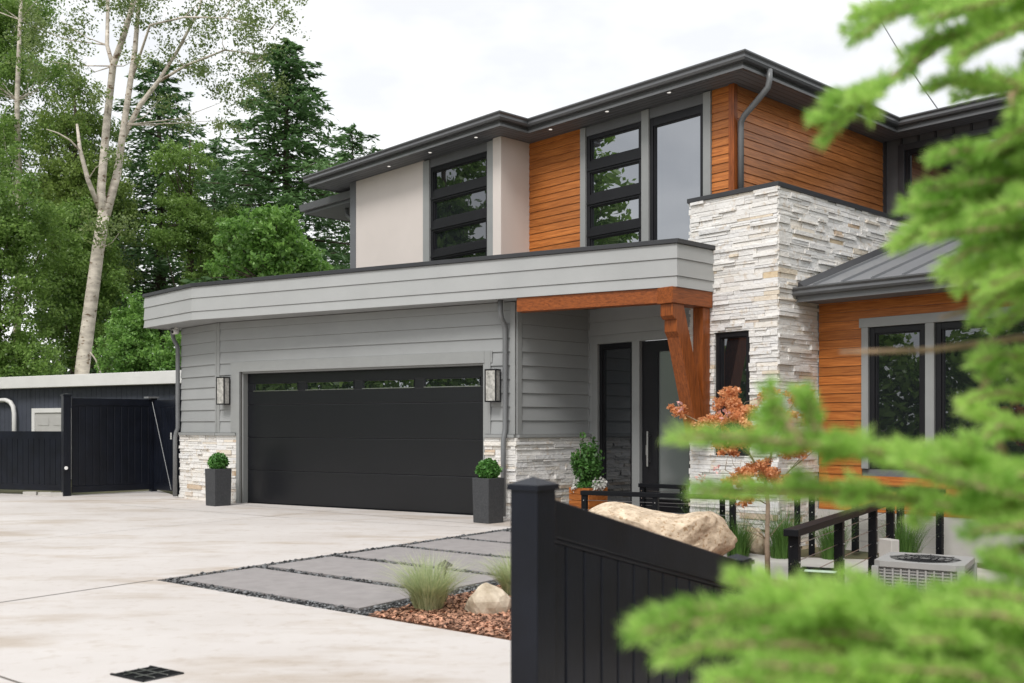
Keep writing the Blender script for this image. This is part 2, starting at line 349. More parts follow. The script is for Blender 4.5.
class Wall:
    """vertical wall plane from p to q (a,b), seen from outside with p on the left"""
    def __init__(s, p, q):
        s.p = np.array(p, float); s.q = np.array(q, float); s.len = float(np.linalg.norm(s.q - s.p))
        s.t = (s.q - s.p) / s.len; s.n = np.array([s.t[1], -s.t[0]])
    def pt(s, u, o, z):
        x = s.p + s.t * u + s.n * o; return (x[0], x[1], z)
    def box(s, mb, u0, u1, z0, z1, o0, o1):
        mb.hexa([s.pt(u0, o1, z0), s.pt(u1, o1, z0), s.pt(u1, o0, z0), s.pt(u0, o0, z0), s.pt(u0, o1, z1), s.pt(u1, o1, z1), s.pt(u1, o0, z1), s.pt(u0, o0, z1)])
    def slab(s, mb, z0, z1, th=0.12, holes=(), u0=0, u1=None):
        u1 = s.len if u1 is None else u1
        for (a0, a1, b0, b1) in cells(u0, u1, z0, z1, holes): s.box(mb, a0, a1, b0, b1, -th, 0)
    def siding(s, mb, z0, z1, exp, holes=(), u0=0, u1=None, o=0.004, joint=None, lap=0.020):
        u1 = s.len if u1 is None else u1; z = z0
        while z < z1 - 0.01:
            zt = min(z + exp, z1); zs = sorted({z, zt} | {h[i] for h in holes for i in (2, 3) if z + 0.005 < h[i] < zt - 0.005})
            for za, zb in zip(zs[:-1], zs[1:]):
                ivs = [(u0, u1)]
                for h in holes:
                    if h[2] < zb - 0.003 and h[3] > za + 0.003:
                        ivs = [x for iv in ivs for x in ((iv[0], min(iv[1], h[0])), (max(iv[0], h[1]), iv[1])) if x[1] - x[0] > 0.01]
                cut = []
                for iv in ivs:
                    if joint and iv[1] - iv[0] > joint:
                        c = iv[0] + random.uniform(0.3, 0.7) * (iv[1] - iv[0]); cut += [(iv[0], c - 0.001), (c + 0.001, iv[1])]
                    else: cut.append(iv)
                for (a0, a1) in cut:
                    k0 = (za - z) / exp; k1 = (zb - z) / exp; ob = o + lap * (1 - k0); ot = o + lap * (1 - k1)
                    g = 0.0 if zb < zt - 1e-4 else 0.003
                    mb.hexa([s.pt(a0, ob, za), s.pt(a1, ob, za), s.pt(a1, 0, za), s.pt(a0, 0, za), s.pt(a0, ot, zb - g), s.pt(a1, ot, zb - g), s.pt(a1, 0, zb - g), s.pt(a0, 0, zb - g)])
            z = zt
    def ledge(s, mb, z0, z1, holes=(), u0=0, u1=None, wrap0=0.0, wrap1=0.0, rnd=random):
        """split-face ledgestone: courses of long thin stones with uneven faces"""
        u1 = s.len if u1 is None else u1; z = z0
        while z < z1 - 0.02:
            h = rnd.choice((0.035, 0.05, 0.06, 0.07, 0.085)); h = min(h, z1 - z)
            if z1 - (z + h) < 0.03: h = z1 - z
            u = u0 - wrap0 * rnd.uniform(0.4, 1.2); end = u1 + wrap1 * rnd.uniform(0.4, 1.2)
            while u < end - 0.005:
                l = rnd.uniform(0.14, 0.60); v = min(u + l, end)
                if end - v < 0.07: v = end
                parts = [(z, z + h)]
                if h > 0.065 and rnd.random() < 0.4:
                    c = z + h * rnd.uniform(0.4, 0.6); parts = [(z, c), (c, z + h)]
                for (za, zb) in parts:
                    pieces = cells(u, v, za, zb, holes)
                    for (a0, a1, b0, b1) in pieces:
                        if a1 - a0 < 0.012 or b1 - b0 < 0.008: continue
                        d = rnd.choice((rnd.uniform(0.016, 0.03), rnd.uniform(0.03, 0.045), rnd.uniform(0.045, 0.06), 0.034, 0.03)); g = 0.0022; j = lambda: rnd.uniform(-0.004, 0.004)
                        mb.hexa([s.pt(a0 + g, d + j(), b0 + g), s.pt(a1 - g, d + j(), b0 + g), s.pt(a1 - g, 0.001, b0 + g), s.pt(a0 + g, 0.001, b0 + g),
                                 s.pt(a0 + g, d + j(), b1 - g), s.pt(a1 - g, d + j(), b1 - g), s.pt(a1 - g, 0.001, b1 - g), s.pt(a0 + g, 0.001, b1 - g)])
                u = v
            z += h

def cells(u0, u1, z0, z1, holes):
    us = sorted({u0, u1} | {min(max(h[i], u0), u1) for h in holes for i in (0, 1)})
    zs = sorted({z0, z1} | {min(max(h[i], z0), z1) for h in holes for i in (2, 3)})
    res = []
    for za, zb in zip(zs[:-1], zs[1:]):
        run = None
        for ua, ub in zip(us[:-1], us[1:]):
            um, zm = (ua + ub) / 2, (za + zb) / 2
            if any(h[0] < um < h[1] and h[2] < zm < h[3] for h in holes):
                if run: res.append((run[0], run[1], za, zb)); run = None
            else: run = (run[0], ub) if run else (ua, ub)
        if run: res.append((run[0], run[1], za, zb))
    return res

def window(W, u0, u1, z0, z1, rows, o=0.0, frame=0.045, rail=0.12, gmat='glass', depth=0.09, top=0.05, label=None):
    """frame with `rows` (list of (z0,z1) glass heights); the panes are one sub-part"""
    f = MB(); g = MB()
    zs = [z0] + [x for r_ in sorted(rows) for x in r_] + [z1]
    W.box(f, u0, u0 + frame, z0, z1, o - depth, o); W.box(f, u1 - frame, u1, z0, z1, o - depth, o)
    for i in range(0, len(zs), 2):
        if zs[i + 1] - zs[i] > 0.004:
            W.box(f, u0 + frame, u1 - frame, zs[i], zs[i + 1], o - depth, o - 0.004)
    for (a, b) in rows:      # inner sash lip
        lip = 0.028
        for (ua, ub, za, zb) in ((u0 + frame, u0 + frame + lip, a, b), (u1 - frame - lip, u1 - frame, a, b), (u0 + frame + lip, u1 - frame - lip, b - lip * 0.6, b), (u0 + frame + lip, u1 - frame - lip, a, a + lip)):
            W.box(f, ua, ub, za, zb, o - depth, o - 0.022)
        W.box(g, u0 + frame + lip, u1 - frame - lip, a + lip, b - lip * 0.6, o - depth + 0.01, o - 0.05)
    fo = f.build('window', M['winframe'], house, bevel=0.003, label=label)
    g.build('pane', M[gmat], fo)
    return fo

def trimpart(boxes, W, par, mat_='trim', name='trim', bevel=0.004):
    each(name, mat_, [(W, b) for b in boxes], par, bevel)

# ================================================================== GROUND
gm = MB()
def hz(x, y):
    """ground level: flat drive, falling a little beyond the garden edge on the right"""
    e = 0.55 + 0.05 * (y - 4) if y < 14.5 else 1.1 + (y - 14.5) * 1.5
    k = min(1, max(0, (x - e) / 1.2)); k = k * k * (3 - 2 * k)
    return -0.28 * k
xs = sorted(set([-600, -300, -150, -80, -50, -30, -20, -14, -10, -8, -6, -4, -2, -1, 0] + [i * 0.25 for i in range(0, 41)] + [12, 15, 20, 30, 50, 80, 150, 300, 600]))
ys = sorted(set([-300, -150, -60, -20, -8, -3, 0] + [i * 0.5 for i in range(1, 45)] + [24, 28, 35, 45, 60, 90, 150, 300, 600, 900]))
for y in ys:
    for x in xs: gm.v.append((x, y, hz(x, y) - 0.03))
nx = len(xs)
for j in range(len(ys) - 1):
    for i in range(nx - 1): gm.f.append((j * nx + i, j * nx + i + 1, (j + 1) * nx + i + 1, (j + 1) * nx + i))
tag(gm.build('ground', M['ground'], smooth=True), kind='structure')

# driveway: one concrete sheet whose right edge follows the pavers and the bark bed
UU = np.array([0.782, -0.623]); VV = np.array([0.572, 0.820]); PA = np.array([-3.363, 9.514])   # paver frame
def pv(u, v): x = PA + UU * u + VV * v; return (float(x[0]), float(x[1]))
dm = MB()
drive = [(-26, -12), (3.5, -12), (3.5, 3.6), pv(5.4, 0.0), pv(0, 0), pv(0, 6.9), (0.063, 15.9), (-5.58, 19.3), (-6.76, 20.5), (-7.9, 22.6), (-9.2, 21.0), (-26, 27)]
dm.prism(drive, -0.12, 0.0)
drv = tag(dm.build('driveway', M['concrete']), 'pale concrete driveway slab in front of the garage', kind='structure')
jm = MB()
def strip(p, q, wd=0.016, z=0.003):
    p = np.array(p); q = np.array(q); t = (q - p) / np.linalg.norm(q - p); n = np.array([t[1], -t[0]]) * wd / 2
    jm.add([(*(p + n), z), (*(q + n), z), (*(q - n), z), (*(p - n), z)], [(0, 1, 2, 3)])
strip(pv(0, -0.02), pv(0, -9)); strip(pv(1.1, -2.62), pv(-7.5, -2.62)); strip(pv(1.1, -2.62), pv(9, -2.62))
strip(pv(0, 6.0), pv(-9, 6.0), 0.012); strip(pv(-4.2, -2.62), pv(-4.2, 12), 0.008); strip((-7.15, 18.43), (-3.49, 15.86), 0.012); strip((-3.49, 15.86), (-0.3, 14.25), 0.009)
jm.build('control_joint', mat('dark_joint', (0.16, 0.14, 0.12), 0.95), drv)  # dark strips laid on the slab as its joints

# pebble bed + pavers
pb = MB(); pb.prism([pv(0.004, 0.004), pv(2.86, 0.004), pv(2.86, 7.0), pv(0.004, 7.0)], -0.12, -0.016)
tag(pb.build('pebble_bed', M['pebblebed']), 'dark bed under the pebbles between the pavers', kind='structure')
paver0 = None
PAVW = ['nearest to the camera', 'second from the near end', 'third from the near end', 'fourth from the near end', 'fifth from the near end', 'farthest, beside the garage corner']
for k in range(6):
    v0 = 0.17 + 1.08 * k
    if paver0 is None:
        p_ = MB(); p_.prism([(0, 0), (2.46 * UU[0], 2.46 * UU[1]), (2.46 * UU[0] + 0.92 * VV[0], 2.46 * UU[1] + 0.92 * VV[1]), (0.92 * VV[0], 0.92 * VV[1])], -0.06, 0.006)
        paver0 = o = p_.build('paver', M['paver'], bevel=0.004)
    else:
        o = paver0.copy(); C.objects.link(o)
    q = pv(0.16, v0); o.location = (q[0], q[1], 0)
    tag(o, 'long grey paving slab in dark pebbles, ' + PAVW[k], 'paver', 'grey paving slabs set in dark pebbles')

# pebbles (countless): low octahedral stones
def pebbles():
    n = 16000; u = np.random.rand(n) * 2.85; v = np.random.rand(n) * 6.9
    vm = np.mod(v - 0.17, 1.08); keep = ((vm > 0.94) | (v < 0.15) | (u < 0.14) | (u > 2.64))
    u, v = u[keep], v[keep]
    x = PA[0] + UU[0] * u + VV[0] * v; y = PA[1] + UU[1] * u + VV[1] * v
    n = len(x); a = np.random.rand(n) * 6.28; sx = 0.010 + 0.017 * np.random.rand(n) ** 2; sy = sx * (0.5 + 0.4 * np.random.rand(n)); sz = sx * 0.55
    ca, sa = np.cos(a), np.sin(a); zc = -0.014 + sz * 0.6 + 0.008 * np.random.rand(n)
    V = []
    for (lx, ly, lz) in ((1, 0, 0), (0.55, 0.85, 0.1), (-0.6, 0.8, 0), (-1, 0, 0.1), (-0.5, -0.9, 0), (0.6, -0.8, 0.1), (0.25, 0.2, 1), (-0.3, -0.15, 0.95), (0, 0, -0.8)):
        V.append(np.stack([x + ca * lx * sx - sa * ly * sy, y + sa * lx * sx + ca * ly * sy, zc + lz * sz], 1))
    V = np.stack(V, 1).reshape(-1, 3)
    base = [(0, 1, 6), (1, 2, 7), (1, 7, 6), (2, 3, 7), (3, 4, 7), (4, 5, 7), (5, 6, 7), (5, 0, 6), (1, 0, 8), (2, 1, 8), (3, 2, 8), (4, 3, 8), (5, 4, 8), (0, 5, 8)]
    F = [(i * 9 + a_, i * 9 + b_, i * 9 + c_) for i in range(n) for (a_, b_, c_) in base]
    me = bpy.data.meshes.new('pebbles'); me.from_pydata(V.tolist(), [], F); me.polygons.foreach_set('use_smooth', [True] * len(F)); me.materials.append(M['pebble'])
    o = bpy.data.objects.new('pebbles', me); C.objects.link(o)
    tag(o, 'dark river pebbles filling the gaps between the paving slabs', 'pebbles', kind='stuff')
pebbles()

# bark bed to the right of the pavers
mb = MB()
bed = [pv(2.87, 0.006), pv(5.4, 0.006), (3.6, 6.2), (4.0, 9.5), (3.2, 11.2), (1.2, 13.6), pv(2.87, 6.6)]
def patch(poly, zoff, step=0.25):
    P = np.array(poly); x0, y0 = P.min(0); x1, y1 = P.max(0)
    import mathutils.geometry as mg
    pts = [Vector(p) for p in poly]; n = len(pts); edges = [(i, (i + 1) % n) for i in range(n)]
    for x in np.arange(x0 + step, x1, step):
        for y in np.arange(y0 + step, y1, step):
            if inside((x, y), poly): pts.append(Vector((x, y)))
    r = mg.delaunay_2d_cdt(pts, edges, [tuple(range(n))], 1, 1e-4)
    return [(v.x, v.y, hz(v.x, v.y) + zoff) for v in r[0]], [tuple(f) for f in r[2]]
def inside(p, poly):
    x, y = p; c = False; n = len(poly)
    for i in range(n):
        x0, y0 = poly[i]; x1, y1 = poly[(i + 1) % n]
        if (y0 > y) != (y1 > y) and x < (x1 - x0) * (y - y0) / (y1 - y0) + x0: c = not c
    return c
vs, fs = patch(bed, -0.004); mb.add(vs, fs)
tag(mb.build('planting_bed', M['mulchbed'], smooth=True), 'bark covered garden bed between the pavers and the boulder', kind='structure')
def chips(name, polys, n, label):
    V = []
    for poly, k in zip(polys, n):
        P = np.array(poly); x0, y0 = P.min(0); x1, y1 = P.max(0); c = 0
        while c < k:
            x, y = random.uniform(x0, x1), random.uniform(y0, y1)
            if not inside((x, y), poly): continue
            c += 1; l = random.uniform(0.007, 0.024); wd = l * random.uniform(0.22, 0.5); a = random.uniform(0, 6.28); tl = random.uniform(-0.5, 0.5)
            dx = Vector((math.cos(a), math.sin(a), tl)) * l; dy = Vector((-math.sin(a), math.cos(a), random.uniform(-0.6, 0.6))) * wd
            p = Vector((x, y, hz(x, y) + 0.008 + random.random() * 0.012)); V += [p - dx - dy, p + dx - dy, p + dx * 0.9 + dy, p - dx * 0.8 + dy]
    o = np_mesh(name, [tuple(v) for v in V], 4, M['chip']); return tag(o, label, 'bark chips', kind='stuff')
chips('bark_chips', [[pv(2.9, 0.02), pv(4.6, 0.02), pv(4.6, 2.2), pv(2.9, 2.2)], bed], [13000, 7000], 'loose reddish bark chips over the garden bed')
# porch slab and lower path
pm = MB(); pm.prism([(0.063, 15.9), (0.55, 14.55), (1.0, 14.2), (2.75, 13.32), (3.1, 14.4), (2.6, 15.3), (1.4, 17.0), (1.2, 17.0)], -0.35, 0.0)
tag(pm.build('porch_slab', mat('darkened_porch_paving', (0.13, 0.125, 0.12), 0.8, var=0.2, scale=6, bump=0.2)), 'dark paved porch floor in front of the door, darkened to cut bounce light', kind='structure')  # floor colour set dark so less light bounces up the porch walls
pm = MB()
path = [(1.2, 12.9), (2.4, 11.9), (3.2, 10.9), (3.9, 9.6), (4.2, 8.0), (6.2, 8.0), (6.3, 10.4), (5.6, 12.2), (4.6, 12.9), (3.4, 13.25), (1.4, 13.8)]
vs, fs = patch(path, 0.02); pm.add(vs, fs)
tag(pm.build('garden_path', M['concrete2'], smooth=True), 'pale concrete path along the railings', kind='structure')

# ================================================================== HOUSE: garage block
cL, cR = (-5.58, 19.169), (0.063, 15.84)
cE = (cL[0] - 0.68206 * 1.55, cL[1] + 0.731296 * 1.55)
WG = Wall(ab(*cL), ab(*cR)); WC = Wall(ab(*cE), ab(*cL)); WS = Wall(ab(*cR), (-3.805, 0.294))
GL = WG.len
DL, DR, DT = 0.60, 5.985, 2.45
RT = 0.115                    # trim right of the door
SB = 1.26                     # top of the stone base
gh = [(DL, DR, -0.5, DT)]
# backing walls
bk = MB()
WG.slab(bk, 0, 3.40, 0.12, gh); WC.slab(bk, 0, 3.40, 0.12); WS.slab(bk, 0, 3.40, 0.12)
WR = Wall((WC.p[0], WC.p[1] + 6), tuple(WC.p)); WR.slab(bk, 0, 3.40, 0.12)
bk.build('garage_wall', M['grout'], house)
# siding
sd = MB()
WG.siding(sd, SB + 0.055, 3.395, 0.217, [(DL - 0.235, DR + RT, 0, DT + 0.19)], 0.07)
sd.build('siding', M['grey'], house, label='grey painted lap siding round the garage door')
sd = MB(); WC.siding(sd, SB + 0.055, 3.395, 0.217, (), 0, WC.len - 0.07); sd.build('siding', M['grey'], house); sd = MB()
WS.siding(sd, SB + 0.055, 3.395, 0.217, (), 0.10)
sd.build('siding', M['grey'], house, label='grey painted lap siding on the shaded porch wall')
t = MB()
WG.box(t, DL - 0.235, DL - 0.08, SB + 0.055, DT + 0.19, 0, 0.034); WG.box(t, DL - 0.08, DL, 0, DT, -0.12, 0.045)
WG.box(t, DR, DR + RT, SB + 0.055, DT + 0.19, 0, 0.034)
WG.box(t, DL - 0.08, DR, DT, DT + 0.188, 0, 0.036); WG.box(t, DR + RT + 0.001, DR + RT + 0.03, DT, DT + 0.186, 0, 0.035)
t.build('door_trim', M['trim'], house, bevel=0.004)
def each(name, mat_, calls, par=None, bevel=0.003, label=None):
    for W_, q in calls:
        t_ = MB(); W_.box(t_, *q); t_.build(name, M[mat_], par or house, bevel=bevel, label=label)
each('corner_trim', 'trim', [(WG, (0.0, 0.07, SB + 0.055, 3.39, 0, 0.03)), (WC, (WC.len - 0.07, WC.len - 0.003, SB + 0.055, 3.39, 0, 0.03)), (WG, (GL - 0.088, GL, SB + 0.055, 3.39, 0.001, 0.034)),
     (WS, (0.002, 0.10, SB + 0.055, 3.39, 0, 0.03)), (WS, (WS.len - 0.03, WS.len, SB + 0.055, 3.39, 0.0, 0.03))])
each('stone_ledger', 'trim', [(W_, (u0, u1, SB, SB + 0.05, 0, 0.075)) for W_, u0, u1 in ((WG, 0.0, DL - 0.082), (WG, DR + 0.002, GL), (WC, 0, WC.len), (WS, 0, WS.len))], bevel=0.004)
for W_, u0, u1, w0, w1 in ((WG, 0.0, DL - 0.085, 0, 0), (WG, DR + 0.004, GL, 0, 0.03), (WC, 0, None, 0.03, 0.0), (WS, 0, None, 0.03, 0)):
    st = MB(); W_.ledge(st, -0.02, SB, (), u0, u1, w0, w1); st.build('stone_base', M['stone'], house, label='white ledgestone along the foot of the garage walls')
# jambs + garage door
t = MB(); WG.box(t, DL, DL + 0.03, 0, DT, -0.2, -0.03); WG.box(t, DR - 0.03, DR, 0, DT, -0.2, 0.02); WG.box(t, DL + 0.03, DR - 0.03, DT - 0.03, DT, -0.2, -0.01)
t.build('door_jamb', M['trim'], house)
gd = MB(); gw = MB(); gfr = MB(); D0, D1 = DL + 0.032, DR - 0.032; dw = D1 - D0
wins = [(D0 + dw * a, D0 + dw * b, 2.085, 2.235) for a, b in ((0.030, 0.235), (0.270, 0.480), (0.515, 0.725), (0.762, 0.972))]
for k in range(4):
    za, zb = 0.012 + k * 0.608, 0.012 + (k + 1) * 0.608 - 0.004
    for (a, b, c, e) in cells(D0, D1, za, zb, wins if k == 3 else ()): WG.box(gd, a, b, c, e, -0.19, -0.14)
gdo = gd.build('garage_door', M['garage'], house, bevel=0.009)
for (a, b, c, e) in wins:
    WG.box(gw, a + 0.012, b - 0.012, c + 0.012, e - 0.012, -0.175, -0.158)
    t_ = MB(); WG.box(t_, a, b, c, c + 0.014, -0.17, -0.132); t_.build('sill_highlight', M['steel'], gdo)  # bright strip drawn for the highlight along each window's lower edge
    for q in ((a, b, e - 0.012, e), (a, a + 0.012, c + 0.014, e - 0.012), (b - 0.012, b, c + 0.014, e - 0.012)): WG.box(gfr, *q, -0.17, -0.134)
wo = gw.build('door_window', M['glass'], gdo); gfr.build('window_frame', M['garage'], gdo)
t = MB(); WG.box(t, D0, D1, -0.001, 0.016, -0.2, -0.135); t.build('threshold_seal', M['rail'], gdo)
t = MB(); WG.box(t, DL + 0.031, DR - 0.031, 0, DT - 0.03, -0.26, -0.2); t.build('garage_darkness', M['winframe'], house)  # black sheet standing in for the unlit garage behind the door
# parapet fascia, flat roof, soffit
b0 = np.array([-5.915, 18.671]); rc = np.array([2.311, 14.16])
lend = b0 + np.array([-0.68206, 0.731296]) * 2.1; lback = lend + np.array([0.731296, 0.68206]) * 7
rend = rc + np.array([0.731296, 0.68206]) * 0.925
FP = [ab(*lback), ab(*lend), ab(*b0), ab(*rc), ab(*rend)]
fz = [3.40, 3.556, 3.803, 4.012]
fm = MB()
for i in range(3):
    fm.sweep(FP, [(0.018, fz[i]), (0.002, fz[i + 1] - 0.004), (-0.05, fz[i + 1] - 0.004), (-0.05, fz[i])])
fm.build('parapet_fascia', M['greyfascia'], house, label='pale grey three board parapet around the garage roof')
fm = MB(); fm.sweep(FP, [(0.035, 4.012), (0.035, 4.075), (-0.06, 4.08), (-0.06, 4.012)]); fm.build('parapet_cap', M['dark'], house, bevel=0.004)
def inset(path, o):
    m_ = MB(); m_.sweep(path, [(o, 0), (o, 1), (o - 0.1, 1), (o - 0.1, 0)]); return [m_.v[i * 4][:2] for i in range(len(path))]
fi = inset(FP, -0.05)
sf = MB(); sf.prism(fi + [(-1.5, 2.5), (-8, 6)], 3.405, 3.43); sf.build('porch_soffit', M['grey'], house)
rf = MB(); rf.prism(inset(FP, -0.06) + [(-1.5, 2.4), (-8, 6)], 3.93, 3.96); rf.build('flat_roof', M['membrane'], house)
# timber beam + bracket
bmx = MB()
Wb = Wall(ab(0.07, 15.40), ab(2.30, 14.178)); Wb.box(bmx, 0.0, Wb.len - 0.26, 3.185, 3.40, -0.19, 0.0)
bmx.build('timber_beam', M['beam'], house, bevel=0.006)
br = MB(); a0, a1 = -1.30, -1.06
br.box(a0 - 0.015, a1 + 0.015, -0.99, -0.045, 3.17, 3.40)
bro = br.build('timber_bracket', wood('stained_bracket_timber', (9, 0.7, 9), (0.13, 0.032, 0.006), (0.36, 0.098, 0.020), 0.4, 0.1), house, bevel=0.006)
br = MB(); br.box(a0 + 0.03, a1 - 0.03, -0.22, -0.05, 1.302, 3.168); br.build('bracket_post', M['beamz'], bro, bevel=0.006)
br = MB()
prof = [(-0.95, 3.168), (-0.95, 3.0), (-0.90, 2.95), (-0.86, 2.95), (-0.86, 2.78), (-0.80, 2.70), (-0.36, 1.30), (-0.12, 1.30), (-0.232, 1.75), (-0.70, 3.168)]
br.extrude([(a0 + 0.01, b_, z_) for b_, z_ in prof], [(a1 - 0.01, b_, z_) for b_, z_ in prof]); br.build('bracket_brace', M['beamz'], bro, bevel=0.006)

# ================================================================== entry
WB0 = Wall((-3.805, 0.294), (-1.49, 0.294))
SL0, SL1 = 0.215, 0.962; DO0, DO1 = 1.118, 2.20; HT = 2.805
bk = MB(); WB0.slab(bk, 0, 3.40, 0.12, [(SL0 - 0.12, WB0.len, -1, HT + 0.14)]); bk.build('porch_wall', M['grey'], house)
sd = MB(); WB0.siding(sd, HT + 0.145, 3.395, 0.217, (), 0, None); WB0.siding(sd, 0.0, HT + 0.145, 0.217, (), 0, SL0 - 0.13); sd.build('porch_siding', M['grey'], house)
t = MB()
WB0.box(t, SL0 - 0.13, WB0.len, HT, HT + 0.143, -0.05, 0.03); WB0.box(t, SL0 - 0.13, SL0, 0, HT, -0.05, 0.03); WB0.box(t, SL1, DO0, 0, HT, -0.05, 0.03); WB0.box(t, DO1, WB0.len, 0, HT, -0.05, 0.03)
t.build('entry_frame', M['trim'], house, bevel=0.004)
window(WB0, SL0 + 0.003, SL1 - 0.003, 0.02, HT - 0.003, [(0.12, HT - 0.08)], -0.02, 0.06, gmat='glassdark', label='tall sidelight beside the front door')
fd = MB(); d0, d1 = DO0 + 0.006, DO1 - 0.004; gl0, gl1 = DO0 + 0.33, DO1 - 0.14
for (a, b, c, e) in cells(d0, d1, 0.02, HT - 0.004, [(gl0, gl1, 0.30, 2.62)]): WB0.box(fd, a, b, c, e, -0.09, -0.035)
fdo = fd.build('front_door', M['winframe'], house)
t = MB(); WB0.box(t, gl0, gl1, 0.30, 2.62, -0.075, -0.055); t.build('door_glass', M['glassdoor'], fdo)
t = MB()
for q in ((gl0 - 0.03, gl0, 0.27, 2.65), (gl1, gl1 + 0.03, 0.27, 2.65), (gl0, gl1, 0.27, 0.30), (gl0, gl1, 2.62, 2.65)): WB0.box(t, *q, -0.035, -0.022)
t.build('glass_bead', M['winframe'], fdo)
t = MB(); hx = DO0 + 0.165
WB0.box(t, hx - 0.016, hx + 0.016, 0.80, 1.36, 0.012, 0.036)
for z_ in (0.88, 1.28): WB0.box(t, hx - 0.012, hx + 0.012, z_ - 0.012, z_ + 0.012, -0.034, 0.012)
WB0.box(t, hx - 0.075, hx - 0.035, 0.98, 1.14, -0.034, -0.02)
t.build('handle', M['steel'], fdo, bevel=0.003)
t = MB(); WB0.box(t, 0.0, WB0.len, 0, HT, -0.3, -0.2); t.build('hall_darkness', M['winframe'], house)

# ================================================================== stone tower
WT = Wall((-1.45, 0), (0, 0)); WTR = Wall((0, 0), (0, 4.8)); WTL = Wall((-1.45, 0.5), (-1.45, 0))
TZ = 4.765; tw = (1.45 - 1.02, 1.45 - 0.43, 1.02, 2.80)
bk = MB(); WT.slab(bk, -0.35, TZ, 0.1, [tw]); WTR.slab(bk, -0.35, TZ, 0.1); WTL.slab(bk, -0.35, TZ, 0.1)
bk.build('tower_wall', M['grout'], house)
st = MB(); rr = random.Random(3)
WT.ledge(st, -0.33, TZ, [(tw[0] - 0.005, tw[1] + 0.005, tw[2], tw[3] + 0.005)], 0, None, 0.0, 0.045, rr); WTR.ledge(st, -0.33, TZ, (), 0, None, 0.02, 0, rr); WTL.ledge(st, -0.33, TZ, (), 0, 0.5, 0, 0.02, rr)
st.build('stone_cladding', M['stone'], house, label='white split ledgestone on the tower')
window(WT, tw[0], tw[1], tw[2], tw[3], [(tw[2] + 0.06, tw[3] - 0.07)], 0.0, 0.06, gmat='glassdark', label='narrow dark window in the stone tower')
cp = MB(); cp.sweep([(-1.45, 1.2), (-1.45, 0), (0, 0), (0, 4.8)], [(0.055, TZ), (0.055, TZ + 0.065), (-0.12, TZ + 0.07), (-0.12, TZ)]); cp.build('tower_cap', M['dark'], house, bevel=0.004)
cp = MB(); cp.prism([(-1.37, 0.13), (-0.13, 0.13), (-0.13, 4.7), (-1.37, 4.7)], TZ - 0.05, TZ); cp.build('tower_roof', M['membrane'], house)

# ================================================================== upper storey
SZ = 6.47
WA = Wall((-9.87, -0.39), (-5.225, -0.39)); WFin = Wall((-5.225, -0.39), (-5.225, 0.25)); WB = Wall((-5.225, 0.25), (-0.89, 0.25)); WCs = Wall((-0.89, 0.25), (-0.89, 4.8)); WW = Wall((-0.89, 4.8), (7.5, 4.8)); WAl = Wall((-9.87, 9.0), (-9.87, -0.39))
A = lambda a: a + 9.87
B = lambda a: a + 5.225
hA = (A(-7.205), A(-5.565), 3.9, 6.30); hB1 = (B(-3.81), B(-2.60), 3.9, 6.30); hB2 = (B(-2.452), B(-1.405), 3.9, 6.30)
hW = (0.42, 2.3, 5.52, 6.24)
bk = MB(); WA.slab(bk, 3.9, SZ, 0.12, [hA]); WB.slab(bk, 3.9, SZ, 0.12, [hB1, hB2]); WCs.slab(bk, 3.9, SZ, 0.12); WW.slab(bk, 3.0, SZ, 0.12, [hW]); WAl.slab(bk, 3.5, SZ, 0.12); WFin.slab(bk, 3.9, SZ, 0.12)
bk.build('upper_wall', M['soffit'], house)
bs = MB(); WA.box(bs, A(-9.64), A(-7.40), 3.9, SZ - 0.002, 0, 0.03)
bs.build('stucco_panel', M['beige'], house, label='smooth beige render panel left of the dark window')
bs = MB(); bs.prism([(-5.407, -0.385), (-5.407, -0.44), (-5.195, -0.44), (-5.195, 0.247), (-5.223, 0.247), (-5.223, -0.385)], 3.9, SZ - 0.002)
bs.build('stucco_fin', M['beige'], house, label='projecting beige render fin right of the dark window')
t = MB(); WA.box(t, 0.02, A(-9.645), 3.9, SZ - 0.003, 0, 0.035); WAl.box(t, WAl.len - 0.12, WAl.len, 3.9, SZ - 0.003, 0, 0.03)
t.build('corner_trim', M['soffit'], house)
sd = MB(); WAl.siding(sd, 3.9, SZ - 0.01, 0.217, (), 0, WAl.len - 0.12); sd.build('side_siding', M['grey'], house)
rowsA = [(4.06, 4.44), (4.74, 5.06), (5.30, 5.62), (5.86, 6.22)]
rowsB = [(3.98, 4.42), (4.775, 5.115), (5.33, 5.67), (5.89, 6.225)]
rowsA = [(4.19, 4.56), (4.73, 5.085), (5.285, 5.65), (5.845, 6.21)]
rowsB = [(4.19, 4.575), (4.745, 5.11), (5.31, 5.675), (5.87, 6.23)]
wA = window(WA, hA[0] + 0.003, hA[1] - 0.003, 3.92, 6.297, rowsA, 0.01, 0.07, gmat='glassdark', label='stacked four light black window in the beige bay')
wB = window(WB, hB1[0] + 0.003, hB1[1] - 0.003, 3.92, 6.297, rowsB, 0.01, 0.07, label='stacked four light black window beside the orange boards')
wC = window(WB, hB2[0] + 0.003, hB2[1] - 0.003, 3.92, 6.297, [(4.0, 6.17)], 0.01, 0.06, label='tall single pane window reflecting the sky')
def bars(W_, h, rows, par):     # proud sash rails between the lights
    rs = sorted(rows); each('sash_rail', 'winframe', [(W_, (h[0] + 0.02, h[1] - 0.02, b + 0.035, b + 0.075, 0.008, 0.03)) for (a, b) in rs[:-1]], par, 0)
bars(WA, hA, rowsA, wA); bars(WB, hB1, rowsB, wB)
trimpart([(A(-7.39), A(-7.205), 3.9, 6.44, 0, 0.05), (A(-5.565), A(-5.41), 3.9, 6.44, 0, 0.05), ], WA, wA)
trimpart([(A(-7.205), A(-5.565), 6.30, 6.44, 0, 0.02)], WA, wA, 'soffit', 'head_trim')
